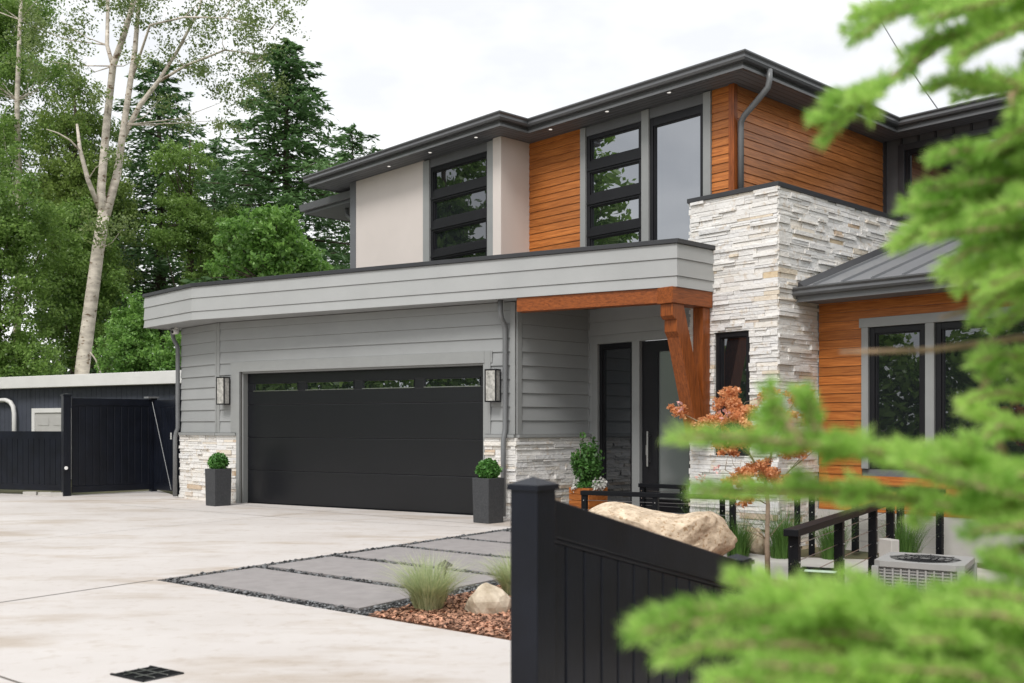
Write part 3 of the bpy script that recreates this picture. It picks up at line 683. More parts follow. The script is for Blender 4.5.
trimpart([(B(-3.93), B(-3.81), 3.9, 6.45, 0, 0.045), (B(-2.60), B(-2.452), 3.9, 6.45, 0, 0.045)], WB, wB)
trimpart([(B(-3.81), B(-2.60), 6.30, 6.45, 0, 0.02)], WB, wB, 'soffit', 'head_trim')
trimpart([(B(-1.405), B(-1.27), 3.9, 6.45, 0, 0.045), ], WB, wC)
trimpart([(B(-2.452), B(-1.405), 6.30, 6.45, 0, 0.02)], WB, wC, 'soffit', 'head_trim')
sd = MB(); WB.siding(sd, 3.95, SZ - 0.005, 0.128, (), 0.03, B(-3.935), lap=0.013); sd.build('timber_siding', M['wooda'], house, label='orange stained timber boards beside the beige fin'); sd = MB(); WB.siding(sd, 4.7, SZ - 0.005, 0.128, (), B(-1.265), WB.len - 0.06, lap=0.013)
sd.build('timber_siding', M['wooda'], house, label='narrow strip of orange timber boards at the upper corner')
sd = MB(); WCs.siding(sd, 4.7, SZ - 0.005, 0.128, (), 0.06, None, joint=2.4, lap=0.013); sd.build('timber_siding', M['woodb'], house, label='orange stained timber boards above the stone tower')
t = MB(); t.box(-0.955, -0.86, 0.22, 0.31, 4.7, SZ - 0.004); t.build('corner_post', M['beamz'], house)
# west wing, dark board and batten
x = 0.06
while x < 7.4:
    each('batten', 'dark', [(WW, (a, b, c, e, 0.007, 0.026)) for (a, b, c, e) in cells(x - 0.02, x + 0.02, 3.9, SZ - 0.004, [(0.28, 2.45, 5.38, 6.36)])], None, 0)
    x += 0.30
t = MB()
for q in cells(0, WW.len, 3.0, SZ - 0.003, [hW]): WW.box(t, q[0], q[1], q[2], q[3], 0.001, 0.006)
t.build('board_cladding', mat('charcoal_board_paint', (0.085, 0.088, 0.094), 0.6), house)
wW = window(WW, hW[0], hW[1], hW[2], hW[3], [(hW[2] + 0.07, hW[3] - 0.07)], 0.02, 0.06, label='wide window in the dark upper wall on the right')
trimpart([(0.31, 0.42, 5.41, 6.35, 0.006, 0.05), (2.3, 2.41, 5.41, 6.35, 0.006, 0.05), (0.42, 2.3, 6.24, 6.35, 0.006, 0.05), (0.42, 2.3, 5.41, 5.52, 0.006, 0.055)], WW, wW, 'dark')

# roof: eave outline, gutters, soffit, low hip
EV = [(-10.70, 9.0), (-10.70, -0.86), (-4.76, -0.86), (-4.76, -0.21), (-0.42, -0.21), (-0.42, 4.36), (7.5, 4.36)]
sfm = MB(); sfm.prism(EV + [(7.5, 9.0)], SZ, SZ + 0.02)
sfo = sfm.build('soffit', M['soffit'], house)
sg = MB()      # dark groove lines of the soffit boards
for k in range(1, 5):
    pth = inset(EV, -0.10 * k)
    sg.sweep(pth, [(0.003, SZ - 0.0015), (0.003, SZ + 0.004), (-0.003, SZ + 0.004), (-0.003, SZ - 0.0015)])
sg.build('soffit_groove', M['winframe'], sfo)
fm = MB(); fm.sweep(EV, [(0, SZ - 0.012), (0, SZ + 0.20), (-0.03, SZ + 0.20), (-0.03, SZ - 0.012)]); fm.build('fascia', M['gutter'], house)
gt = MB(); gt.sweep(EV, [(0.002, SZ + 0.085), (0.085, SZ + 0.085), (0.105, SZ + 0.115), (0.095, SZ + 0.16), (0.125, SZ + 0.185), (0.125, SZ + 0.205), (0.112, SZ + 0.205), (0.08, SZ + 0.17), (0.002, SZ + 0.17)])
gt.build('gutter', M['gutter'], house)
fm = MB(); fm.sweep(EV, [(0.004, SZ - 0.008), (0.022, SZ - 0.008), (0.022, SZ + 0.03), (0.004, SZ + 0.03)]); fm.build('fascia_trim', M['pipe'], house)
def eave_dist(x, y):
    P = EV + [(7.5, 9.0)]; dd = 1e9
    segs = list(zip(EV[:-1], EV[1:]))
    for (p, q) in segs:
        p = np.array(p); q = np.array(q); r_ = np.array((x, y)); k = np.clip(((r_ - p) @ (q - p)) / ((q - p) @ (q - p)), 0, 1); dd = min(dd, np.linalg.norm(p + k * (q - p) - r_))
    return dd
rf = MB(); POLY = EV + [(7.5, 9.0)]
gx = sorted(set([round(-10.70 + 0.33 * i, 3) for i in range(56)] + [-10.70, -4.76, -0.42, 7.5])); gx = [x for x in gx if x <= 7.5]
gy = sorted(set([round(-0.86 + 0.33 * i, 3) for i in range(31)] + [-0.86, -0.21, 4.36, 9.0])); gy = [y for y in gy if y <= 9.0]
idx = {}
def rv(x, y):
    if (x, y) not in idx: idx[(x, y)] = len(rf.v); rf.v.append((x, y, SZ + 0.20 + 0.30 * min(3.2, eave_dist(x, y))))
    return idx[(x, y)]
for x0_, x1_ in zip(gx[:-1], gx[1:]):
    for y0_, y1_ in zip(gy[:-1], gy[1:]):
        if inside(((x0_ + x1_) / 2, (y0_ + y1_) / 2), POLY): rf.f.append((rv(x0_, y0_), rv(x1_, y0_), rv(x1_, y1_), rv(x0_, y1_)))
rf.build('roof', M['shingle'], house)
sh = MB()      # shingle edges just above the gutters
for (p, q) in zip(EV[:-1], EV[1:]):
    Wv = Wall(p, q); u = 0
    while u < Wv.len - 0.05:
        l = random.uniform(0.22, 0.36); Wv.box(sh, u, min(u + l - 0.008, Wv.len), SZ + 0.205, SZ + 0.222 + random.random() * 0.012, -0.28, 0.03); u += l
sh.build('shingle_edge', M['shingle'], house)
# soffit downlights
for (px_, py_) in ((389, 166), (430, 152.2), (476, 137), (550.5, 129), (607, 111), (669, 92)):
    Yl = (SZ - CAMH) * FPX / (HY - py_); a_, b_ = ab((px_ - CX) / FPX * Yl, Yl); lm = MB(); lt = MB()
    lm.lathe([(0.055, SZ - 0.006), (0.055, SZ - 0.001), (0.03, SZ - 0.001), (0.03, SZ - 0.006)], a_, b_, 16)
    lt.lathe([(0.03, SZ - 0.010), (0.028, SZ - 0.005)], a_, b_, 12)
    lm.build('downlight', M['pipe'], sfo); lt.build('downlight_lens', M['downlens'], sfo)
# lower eave behind the left end
le = MB(); le.box(-12.05, -9.9, -0.12, 6.5, 6.20, 6.225); leo = le.build('lower_eave', M['soffit'], house)
le = MB(); le.sweep([(-12.05, 6.5), (-12.05, -0.12), (-9.9, -0.12)], [(0, 6.19), (0.02, 6.19), (0.02, 6.25), (0.10, 6.26), (0.12, 6.40), (0, 6.40)]); le.build('lower_gutter', M['gutter'], leo)
le = MB(); le.prism([(-12.05, -0.12), (-9.9, -0.12), (-9.9, 6.5), (-12.05, 6.5)], 6.38, 6.398); le.build('lower_roof', M['shingle'], leo)

# downpipes: (points in a,b,z)
def downpipe(pts, r_=0.042, m_='pipe', straps=()):
    p_ = MB(); p_.tube(pts, r_, 10); o = p_.build('downpipe', M[m_], house, smooth=True)
    return o
q = WC.pt(-0.02, 0.07, 0)
def wp(W_, u, o, z): return W_.pt(u, o, z)
downpipe([wp(WC, -0.16, 0.12, 3.42), wp(WC, -0.16, 0.12, 3.28), wp(WC, -0.12, 0.11, 3.17), wp(WC, -0.03, 0.09, 3.06), wp(WC, -0.02, 0.075, 2.97), wp(WC, -0.02, 0.075, 1.40), wp(WC, -0.05, 0.10, 1.30), wp(WC, -0.06, 0.115, 1.2), wp(WC, -0.06, 0.115, 0.03)])
uR = GL - 0.155
downpipe([wp(WG, uR, 0.22, 3.42), wp(WG, uR, 0.22, 3.22), wp(WG, uR, 0.18, 3.12), wp(WG, uR, 0.09, 3.03), wp(WG, uR, 0.072, 2.95), wp(WG, uR, 0.072, 1.42), wp(WG, uR, 0.09, 1.34), wp(WG, uR, 0.128, 1.22), wp(WG, uR, 0.128, 0.03)])
downpipe([(-0.34, 0.34, SZ + 0.09), (-0.34, 0.34, SZ - 0.06), (-0.36, 0.335, SZ - 0.16), (-0.50, 0.335, SZ - 0.28), (-0.76, 0.335, SZ - 0.48), (-0.815, 0.335, SZ - 0.56), (-0.82, 0.335, SZ - 0.66), (-0.82, 0.335, 4.84)], 0.045)
downpipe([(-10.9, 0.2, 6.22), (-10.9, 0.2, 6.05), (-10.5, 0.2, 5.8), (-9.99, 0.2, 5.5), (-9.95, 0.2, 5.3), (-9.95, 0.2, 4.0)])

# ================================================================== low right wing
WLo = Wall((0.0, 1.028), (7.5, 1.028)); wz0 = 0.85
h1 = (0.83, 1.64, wz0, 2.82); h2 = (1.76, 3.4, wz0, 2.82)
bk = MB(); WLo.slab(bk, -0.3, 3.5, 0.12, [h1, h2]); bk.build('wing_wall', M['soffit'], house)
sd = MB(); WLo.siding(sd, 0.25, 3.30, 0.128, [(h1[0] - 0.11, h2[1] + 0.11, wz0 - 0.1, 2.95)], 0.055, None, joint=3, lap=0.013)
sd.build('timber_siding', M['wooda'], house, label='orange stained timber boards under the metal roof')
fo = MB(); WLo.box(fo, 0, 7.5, -0.35, 0.245, 0, 0.03); fo.build('foundation', M['concrete2'], house)
w1 = window(WLo, h1[0] + 0.003, h1[1] - 0.003, wz0, 2.817, [(wz0 + 0.09, 2.73)], 0.01, 0.075, gmat='glassdark', label='dark window under the metal roof, next to the stone')
w2 = window(WLo, h2[0] + 0.003, h2[1] - 0.003, wz0, 2.817, [(wz0 + 0.09, 2.73)], 0.01, 0.075, gmat='glassdark', label='dark window under the metal roof, farther from the stone')
trimpart([(h1[0] - 0.10, h1[0], wz0, 2.82, 0, 0.05), (h1[1], h2[0], wz0, 2.82, 0, 0.05), (h2[1], h2[1] + 0.1, wz0, 2.82, 0, 0.05), (h1[0] - 0.13, h2[1] + 0.13, 2.82, 2.95, 0, 0.06)], WLo, w1)
# metal roof
RZ0, RZ1, RB0, RB1 = 3.40, 4.80, 0.44, 4.79
rm = MB(); rm.hexa([(0.065, RB0, RZ0 - 0.02), (7.5, RB0, RZ0 - 0.02), (7.5, RB1, RZ1 - 0.02), (0.065, RB1, RZ1 - 0.02), (0.065, RB0, RZ0), (7.5, RB0, RZ0), (7.5, RB1, RZ1), (0.065, RB1, RZ1)])
rmo = rm.build('metal_roof', M['roofmetal'], house)
sm = MB(); x = 0.30
while x < 7.4:
    sm.hexa([(x - 0.012, RB0, RZ0 - 0.001), (x + 0.012, RB0, RZ0 - 0.001), (x + 0.012, RB1, RZ1 - 0.001), (x - 0.012, RB1, RZ1 - 0.001), (x - 0.008, RB0, RZ0 + 0.035), (x + 0.008, RB0, RZ0 + 0.035), (x + 0.008, RB1, RZ1 + 0.035), (x - 0.008, RB1, RZ1 + 0.035)]); x += 0.43
sm.build('standing_seam', M['roofmetal'], rmo)
sm = MB(); sm.hexa([(0.062, RB0, RZ0 + 0.002), (0.16, RB0, RZ0 + 0.002), (0.16, RB1, RZ1 + 0.002), (0.062, RB1, RZ1 + 0.002), (0.062, RB0, RZ0 + 0.075), (0.075, RB0, RZ0 + 0.075), (0.075, RB1, RZ1 + 0.075), (0.062, RB1, RZ1 + 0.075)]); sm.build('wall_flashing', M['dark'], rmo)
sm = MB(); sm.box(0.065, 7.5, RB1 - 0.12, RB1, RZ1 - 0.03, RZ1 + 0.09); sm.build('ridge_flashing', M['dark'], rmo)
EL = [(0.0, RB0), (7.5, RB0)]
gt = MB(); gt.sweep(EL, [(0.002, 3.275), (0.085, 3.275), (0.105, 3.305), (0.095, 3.345), (0.125, 3.372), (0.125, 3.392), (0.11, 3.392), (0.08, 3.355), (0.002, 3.355)]); gt.build('wing_gutter', M['gutter'], house)
fm = MB(); fm.sweep(EL, [(0, 3.195), (0, 3.38), (-0.03, 3.38), (-0.03, 3.195)]); fm.sweep(EL, [(0.003, 3.19), (0.02, 3.19), (0.02, 3.225), (0.003, 3.225)]); fm.build('wing_fascia', M['pipe'], house)
fm = MB(); fm.box(0.06, 7.5, RB0 + 0.035, 1.03, 3.21, 3.235); fm.build('wing_soffit', M['soffit'], house)

# ================================================================== things on / by the house
def wall_lamp(W_, u, z, label):
    p = W_.pt(u, 0.03, z); wp_ = house.matrix_basis @ Vector(p); ang = HROT + math.atan2(W_.t[1], W_.t[0])
    r_ = empty('wall_lamp', wp_, ang, label, 'wall lamp', 'black glass wall lamps beside the garage door')
    f = MB(); hw, hh, dp = 0.095, 0.24, 0.16
    f.box(-hw + 0.02, hw - 0.02, -0.012, 0.0, -hh + 0.03, hh - 0.03)
    for sx in (-1, 1):
        for yy in (-dp, -0.03): f.box(sx * hw - 0.009, sx * hw + 0.009, yy - 0.009, yy + 0.009, -hh, hh)
    f.box(-hw - 0.009, hw + 0.009, -dp - 0.009, -0.012, hh, hh + 0.02); f.box(-hw - 0.009, hw + 0.009, -dp - 0.009, -0.012, -hh - 0.02, -hh)
    f.build('frame', M['winframe'], r_)
    g = MB()
    g.box(-hw + 0.010, hw - 0.010, -dp - 0.003, -dp + 0.003, -hh + 0.001, hh - 0.001)
    for sx in (-1, 1): g.box(sx * hw - 0.003, sx * hw + 0.003, -dp + 0.01, -0.04, -hh + 0.001, hh - 0.001)
    g.build('lamp_glass', M['lampglass'], r_)
    b = MB(); b.lathe([(0.012, -hh + 0.002), (0.014, -0.02), (0.03, 0.04), (0.026, 0.09), (0.005, 0.11)], 0, -0.085, 10); b.build('bulb', M['white'], r_)
wall_lamp(WG, 0.265, 2.10, 'black framed glass wall lamp left of the garage door, above the left planter')
wall_lamp(WG, DR + 0.213, 2.08, 'black framed glass wall lamp right of the garage door, by the downpipe')
cp_ = house.matrix_basis @ Vector(WC.pt(0.06, 0.14, 3.403))
cam_ = empty('security_camera', cp_, HROT, 'small white security camera under the left corner of the grey parapet', 'camera')
m_ = MB(); m_.lathe([(0.045, -0.03), (0.045, 0.0)], 0, 0, 14); m_.build('mount', M['white'], cam_)
m_ = MB(); m_.tube([(0, 0.03, -0.075), (0.01, -0.03, -0.08), (0.02, -0.09, -0.09)], [0.05, 0.056, 0.05], 14); m_.build('camera_body', M['white'], cam_, smooth=True)
m_ = MB(); m_.tube([(0.0205, -0.091, -0.0905), (0.022, -0.098, -0.0915)], 0.034, 14); m_.build('lens', M['winframe'], cam_)

def leaf_cards(centers, size, up=0.0, tri=False):
    n = len(centers); c = np.asarray(centers); a = np.random.randn(n, 3); a /= np.linalg.norm(a, axis=1)[:, None]
    b = np.random.randn(n, 3); b[:, 2] *= 0.7; b -= a * (a * b).sum(1)[:, None]; b /= np.linalg.norm(b, axis=1)[:, None] + 1e-9
    s = (size * (0.6 + 0.8 * np.random.rand(n)))[:, None]; a = a * s; b = b * s * 0.62
    return np.stack([c - a * 0.5, c + b * 0.5 + a * 0.05, c + a * 0.55, c - b * 0.5 + a * 0.05], 1).reshape(-1, 3)

def planter(loc, rz, label, sd_=0):
    r_ = empty('planter', loc, rz, label, 'planter', 'tall grey planters beside the garage door')
    m_ = MB(); t_, h_ = 0.172, 0.67
    o_ = [(-t_, -t_), (t_, -t_), (t_, t_), (-t_, t_)]; b_ = [(x * 0.93, y * 0.93) for x, y in o_]; i_ = [(x * 0.86, y * 0.86) for x, y in o_]
    m_.add([(x, y, 0) for x, y in b_] + [(x, y, h_) for x, y in o_] + [(x, y, h_) for x, y in i_] + [(x, y, h_ - 0.07) for x, y in i_],
           [(3, 2, 1, 0)] + [(i, (i + 1) % 4, 4 + (i + 1) % 4, 4 + i) for i in range(4)] + [(4 + i, 4 + (i + 1) % 4, 8 + (i + 1) % 4, 8 + i) for i in range(4)] + [(8 + i, 8 + (i + 1) % 4, 12 + (i + 1) % 4, 12 + i) for i in range(4)])
    m_.build('pot', M['planter'], r_, bevel=0.006)
    m_ = MB(); m_.box(-t_ * 0.855, t_ * 0.855, -t_ * 0.855, t_ * 0.855, h_ - 0.09, h_ - 0.03); m_.build('soil', M['soil'], r_)
    return r_
def boxball(loc, r, label):
    o_ = empty('box_shrub', loc, 0, label, 'shrub', 'clipped box balls in the grey planters')
    m_ = MB()
    n = 2600; v = np.random.randn(n, 3); v /= np.linalg.norm(v, axis=1)[:, None]; lump = 1 + 0.22 * np.sin(v[:, 0] * 7 + 1) * np.sin(v[:, 1] * 6 + 2) * np.cos(v[:, 2] * 5) + 0.05 * np.random.randn(n)
    c = v * (r * lump * (0.55 + 0.45 * np.random.rand(n) ** 0.4))[:, None]; c[:, 2] = c[:, 2] * 0.95 + r * 0.92
    np_mesh('foliage', leaf_cards(c, 0.05), 4, M['box'], o_)
    for k in range(6):
        a = random.uniform(0, 6.28); m_.tube([(0, 0, -0.03), (0.03 * math.cos(a), 0.03 * math.sin(a), r * 0.5), (r * 0.6 * math.cos(a), r * 0.6 * math.sin(a), r * random.uniform(0.8, 1.4))], [0.007, 0.005, 0.002], 5)
    m_.build('stem', M['barkdark'], o_)
for (px, py, lb, lb2) in ((217, 506.5, 'tall square grey planter left of the garage door', 'clipped green box ball in the planter left of the garage door'), (491, 524, 'tall square grey planter right of the garage door, before the downpipe', 'clipped green box ball in the planter right of the garage door')):
    Y_ = FPX * CAMH / (py - HY); c = np.array([(px - CX) / FPX * Y_, Y_]) + np.array([-0.045, 0.235])
    planter((c[0], c[1], 0.0), HROT + R(4), lb); boxball((c[0], c[1], 0.63), 0.168, lb2)

# entry planter with tall shrub
e0 = (1.17, 15.5)
r_ = empty('entry_planter', (e0[0], e0[1], 0), HROT, 'orange stained wooden planter box on the porch by the sidelight', 'planter')
m_ = MB()
for k in range(5): m_.box(-0.21, 0.21, -0.21, 0.21, 0.02 + k * 0.098, 0.02 + (k + 1) * 0.098 - 0.006)
m_.build('box_boards', M['terracotta'], r_, bevel=0.004)
m_ = MB(); m_.box(-0.19, 0.19, -0.19, 0.19, 0.5, 0.515); m_.build('soil', M['soil'], r_)
o_ = empty('entry_shrub', (e0[0], e0[1], 0.5), 0, 'tall bushy dark green shrub growing in the wooden porch planter', 'shrub')
c = []; m_ = MB()
for k in range(46):
    a = random.uniform(0, 6.28); tl = random.uniform(0.0, 1.0) ** 0.8; h_ = random.uniform(0.45, 0.98) * (1 - 0.55 * tl); r_e = 0.05 + 0.20 * tl
    b0_ = np.array([0.04 * math.cos(a), 0.04 * math.sin(a), 0.0]); t0_ = np.array([r_e * math.cos(a), r_e * math.sin(a), h_]); md_ = (b0_ + t0_) / 2 + np.array([0.03 * math.cos(a), 0.03 * math.sin(a), 0.02])
    m_.tube([b0_, md_, t0_], [0.006, 0.004, 0.002], 5)
    q_ = np.random.rand(70, 1) ** 0.7; c.append(np.where(q_ < 0.5, b0_ + (md_ - b0_) * q_ * 2, md_ + (t0_ - md_) * (q_ * 2 - 1)) + np.random.randn(70, 3) * 0.030)
np_mesh('foliage', leaf_cards(np.concatenate(c), 0.058), 4, M['shrub'], o_)
m_.build('stem', M['barkdark'], o_)
o_ = empty('white_flowers', (e0[0], e0[1], 0.50), 0, 'white flowers spilling over the front of the wooden porch planter', 'flowers')
c = []
for k in range(22):
    a = random.choice((random.uniform(-1.6, 0.2), random.uniform(-1.2, 0.0), random.uniform(-2.9, -2.4))); q = np.array([0.22 * math.cos(a), 0.22 * math.sin(a), random.uniform(0.0, 0.10)])
    c.append(q + np.random.randn(22, 3) * 0.026)
np_mesh('blossom', leaf_cards(np.concatenate(c), 0.045), 4, M['petal'], o_)
c = np.stack([0.2 * np.cos(np.linspace(-3, 0.5, 300)), 0.2 * np.sin(np.linspace(-3, 0.5, 300)), 0.02 + 0.05 * np.random.rand(300)], 1) + np.random.randn(300, 3) * 0.025
np_mesh('flower_leaves', leaf_cards(c, 0.04), 4, M['box'], o_)

# ================================================================== left fence, gate, shed
def post(mb, x, y, z0, z1, w, rz=0.0):
    c, s = math.cos(rz) * w / 2, math.sin(rz) * w / 2
    q = [(x - c + s, y - s - c), (x + c + s, y + s - c), (x + c - s, y + s + c), (x - c - s, y - s + c)]; mb.prism(q, z0, z1)
def pcap(mb, x, y, z, w, rz=0.0):
    for (f, za, zb) in ((1.16, z, z + 0.022), (1.0, z + 0.022, z + 0.03)): post(mb, x, y, za, zb, w * f, rz)
    c, s = math.cos(rz) * w / 2, math.sin(rz) * w / 2
    q = [(x - c + s, y - s - c), (x + c + s, y + s - c), (x + c - s, y + s + c), (x - c - s, y - s + c)]
    mb.add([(*p, z + 0.03) for p in q] + [(x, y, z + 0.055)], [(0, 1, 4), (1, 2, 4), (2, 3, 4), (3, 0, 4)])
def panel(mb, p, q, z0, z1, plank=0.14, rail=0.16, th=0.045, zs=(0, 0)):
    """tongue and groove board panel with top and bottom rails; zs = extra height at the two ends"""
    p = np.array(p); q = np.array(q); Lh = np.linalg.norm(q - p); t = (q - p) / Lh; n = np.array([t[1], -t[0]])
    def bx(u0, u1, lo, hi, o):
        def P(u, oo, z): x = p + t * u + n * oo; k = u / Lh; return (x[0], x[1], z + zs[0] * (1 - k) + zs[1] * k)
        mb.hexa([P(u0, o, lo), P(u1, o, lo), P(u1, -o, lo), P(u0, -o, lo), P(u0, o, hi), P(u1, o, hi), P(u1, -o, hi), P(u0, -o, hi)])
    bx(0, Lh, z1 - rail, z1, th / 2); bx(0, Lh, z0, z0 + rail * 0.9, th / 2); bx(0, Lh, z1 - rail - 0.02, z1 - rail, th * 0.42)
    u = 0.0
    bx(0.0, Lh, z0 + rail * 0.9, z1 - rail - 0.02, th * 0.18)
    while u < Lh - 0.005:
        v = min(u + plank, Lh); bx(u + 0.0045, v - 0.0045, z0 + rail * 0.9 + 0.001, z1 - rail - 0.021, th * 0.36); u = v
p1 = (-9.17, 20.77); p2 = (-7.82, 22.0); p3 = (-7.02, 21.22); pl0 = (-13.5, 22.35)
f = empty('fence', (p1[0], p1[1], 0), 0, 'low black board fence at the left edge of the drive', 'fence')
def sub(p, o): return (p[0] - o[0], p[1] - o[1])
m_ = MB(); panel(m_, sub(pl0, p1), (-0.10, 0.035), 0.10, 1.33, 0.145, 0.14); m_.build('fence_panel', M['fence'], f, bevel=0.006)
for x in (-0.98, -0.60, -0.28): m_ = MB(); m_.box(x, x + 0.27, -x * 0.365 - 0.17, -x * 0.365 - 0.09, -0.02, 0.075); m_.build('support_block', M['concrete2'], f)
f = empty('gate', (p1[0], p1[1], 0), 0, 'tall black board gate with diagonal brace rod beside the garage corner', 'gate')
m_ = MB(); post(m_, 0, 0, 0, 2.06, 0.15, R(42)); po = m_.build('post', M['fence'], f, bevel=0.004); m_ = MB(); pcap(m_, 0, 0, 2.06, 0.15, R(42)); m_.build('cap', M['fence'], po)
m_ = MB(); m_.tube([(0.045, -0.085, 0.58), (0.05, -0.115, 0.58)], 0.035, 12); m_.build('latch_knob', M['white'], po)
m_ = MB(); panel(m_, (0.08, 0.07), sub(p2, p1), 0.06, 2.02, 0.145, 0.15); m_.build('gate_panel', M['fence'], f, bevel=0.008)
m_ = MB(); post(m_, *sub(p2, p1), 0.02, 2.04, 0.13, R(42)); po = m_.build('post', M['fence'], f); m_ = MB(); q = sub(p2, p1); post(m_, q[0] - 0.02, q[1] - 0.03, 2.04, 2.075, 0.24, R(42)); m_.build('post_plate', M['pipe'], po)
m_ = MB(); q2 = sub(p2, p1); q3 = sub(p3, p1); panel(m_, (q2[0] + 0.06, q2[1] - 0.06), q3, 0.06, 2.0, 0.145, 0.15); m_.build('gate_panel', M['fence'], f, bevel=0.008)
m_ = MB(); post(m_, q3[0], q3[1], 0, 2.1, 0.13, R(-47)); m_.build('post', M['fence'], f)
m_ = MB(); m_.tube([(q2[0] + 0.02, q2[1] - 0.10, 1.96), (q3[0] - 0.10, q3[1] - 0.12, 0.10)], 0.009, 8); m_.build('brace_rod', M['pipe'], f)
m_ = MB(); m_.box(q3[0] - 0.13, q3[0] - 0.10, q3[1] - 0.09, q3[1] - 0.05, 1.16, 1.30); m_.build('latch', M['steel'], f)

sx = empty('shed', (-11.5, 27.0, 0), 0, 'slate blue board shed with white roof edge and white framed door behind the fence', 'shed')
SG = np.array([0.8613, -0.508]); SN = np.array([-0.508, -0.8613])    # along, outward
def shp(u, o, z): x = SG * u + SN * o; return (x[0], x[1], z)
def sbox(mb, u0, u1, z0, z1, o0, o1, rise=0.0):
    f_ = lambda u, z: z + rise * u
    mb.hexa([shp(u0, o1, f_(u0, z0)), shp(u1, o1, f_(u1, z0)), shp(u1, o0, f_(u1, z0)), shp(u0, o0, f_(u0, z0)), shp(u0, o1, f_(u0, z1)), shp(u1, o1, f_(u1, z1)), shp(u1, o0, f_(u1, z1)), shp(u0, o0, f_(u0, z1))])
m_ = MB(); u = -7
while u < 6.0: sbox(m_, u + 0.005, u + 0.195, 0, 2.6, -0.1, 0.0); u += 0.2
sbox(m_, -7, 6.0, 0, 2.6, -4.0, -0.1); m_.build('wall', M['shed'], sx)
m_ = MB(); sbox(m_, -7.4, 6.3, 2.48, 2.80, -4.3, 0.28, 0.0); m_.build('roof', M['white'], sx, bevel=0.01)
m_ = MB(); sbox(m_, -1.95, -0.55, 0, 1.80, 0.005, 0.03); do_ = m_.build('door', M['sheddoor'], sx)
m_ = MB()
for q in ((-2.08, -1.95, 0, 1.92), (-0.55, -0.42, 0, 1.92), (-1.95, -0.55, 1.80, 1.92)): sbox(m_, *q, 0.005, 0.06)
m_.build('frame', M['white'], do_)
for z_ in (0.15, 0.6, 1.05, 1.45):
    for a in (-1.85, -1.15): m_ = MB(); sbox(m_, a, a + 0.5, z_, z_ + 0.22, 0.03, 0.04); m_.build('door_panel', M['sheddoor'], do_)
m_ = MB(); m_.tube([shp(-3.6, 0.12, 2.16), shp(-3.15, 0.12, 2.16), shp(-2.95, 0.12, 2.10), shp(-2.82, 0.12, 1.97), shp(-2.77, 0.12, 1.78), shp(-2.77, 0.12, 0.05)], 0.062, 10); m_.build('downpipe', M['white'], sx, smooth=True)

# ================================================================== foreground fence
fx, fy = 0.0813, 3.889; fr = math.atan2(0.8, 0.6)
f = empty('fence', (fx, fy, 0), fr, 'near black fence with a capped post and a top rail sloping down', 'fence')
m_ = MB(); post(m_, 0, 0, -0.05, 1.225, 0.127); po = m_.build('post', M['fence'], f, bevel=0.006)
m_ = MB(); post(m_, 0, 0, 1.212, 1.232, 0.145)
c = 0.145 / 2; m_.add([(-c, -c, 1.2325), (c, -c, 1.2325), (c, c, 1.2325), (-c, c, 1.2325), (0, 0, 1.262)], [(0, 1, 4), (1, 2, 4), (2, 3, 4), (3, 0, 4)]); m_.build('cap', M['fence'], po)
m_ = MB(); panel(m_, (0.062, 0), (1.80, 0), -0.02, 1.18, 0.134, 0.15, 0.06, (0.0, -0.43)); m_.build('fence_panel', M['fence'], f, bevel=0.006)
m_ = MB(); post(m_, 1.86, 0, -0.35, 0.72, 0.12); po = m_.build('post', M['fence'], f, bevel=0.006)
m_ = MB(); pcap(m_, 1.86, 0, 0.72, 0.12); m_.build('cap', M['fence'], po)

# ================================================================== drain grate
dq = [(-2.348, 5.898), (-2.178, 6.093), (-1.923, 5.922), (-2.093, 5.727)]
f = empty('drain_grate', (-2.135, 5.91, 0), 0, 'square black drain grate with pale slots in the concrete drive', 'drain grate')
def dl(i, j):   # bilinear in the square, local coords
    a = np.array(dq[0]); u = np.array(dq[3]) - a; v = np.array(dq[1]) - a; p = a + u * i + v * j; return (p[0] + 2.135, p[1] - 5.91)
m_ = MB(); m_.prism([dl(0, 0), dl(1, 0), dl(1, 1), dl(0, 1)], 0.001, 0.004); m_.build('sump', mat('grate_black', (0.02, 0.02, 0.021), 0.6), f)
m_ = MB()
for k in range(9): m_.prism([dl(0.06 + k * 0.1, 0.05), dl(0.11 + k * 0.1, 0.05), dl(0.11 + k * 0.1, 0.95), dl(0.06 + k * 0.1, 0.95)], 0.0041, 0.009)
m_.prism([dl(0, 0), dl(1, 0), dl(1, 0.05), dl(0, 0.05)], 0.0041, 0.01); m_.prism([dl(0, 0.95), dl(1, 0.95), dl(1, 1), dl(0, 1)], 0.0041, 0.01)
m_.build('grate_bar', M['rail'], f)
m_ = MB()
for k in (0.3, 0.62): m_.prism([dl(0.05, k), dl(0.95, k), dl(0.95, k + 0.03), dl(0.05, k + 0.03)], 0.0095, 0.0125)
for k in (0.33, 0.66): m_.prism([dl(k, 0.06), dl(k + 0.03, 0.06), dl(k + 0.03, 0.94), dl(k, 0.94)], 0.0128, 0.0145)
m_.build('cross_bar', M['steel'], f)

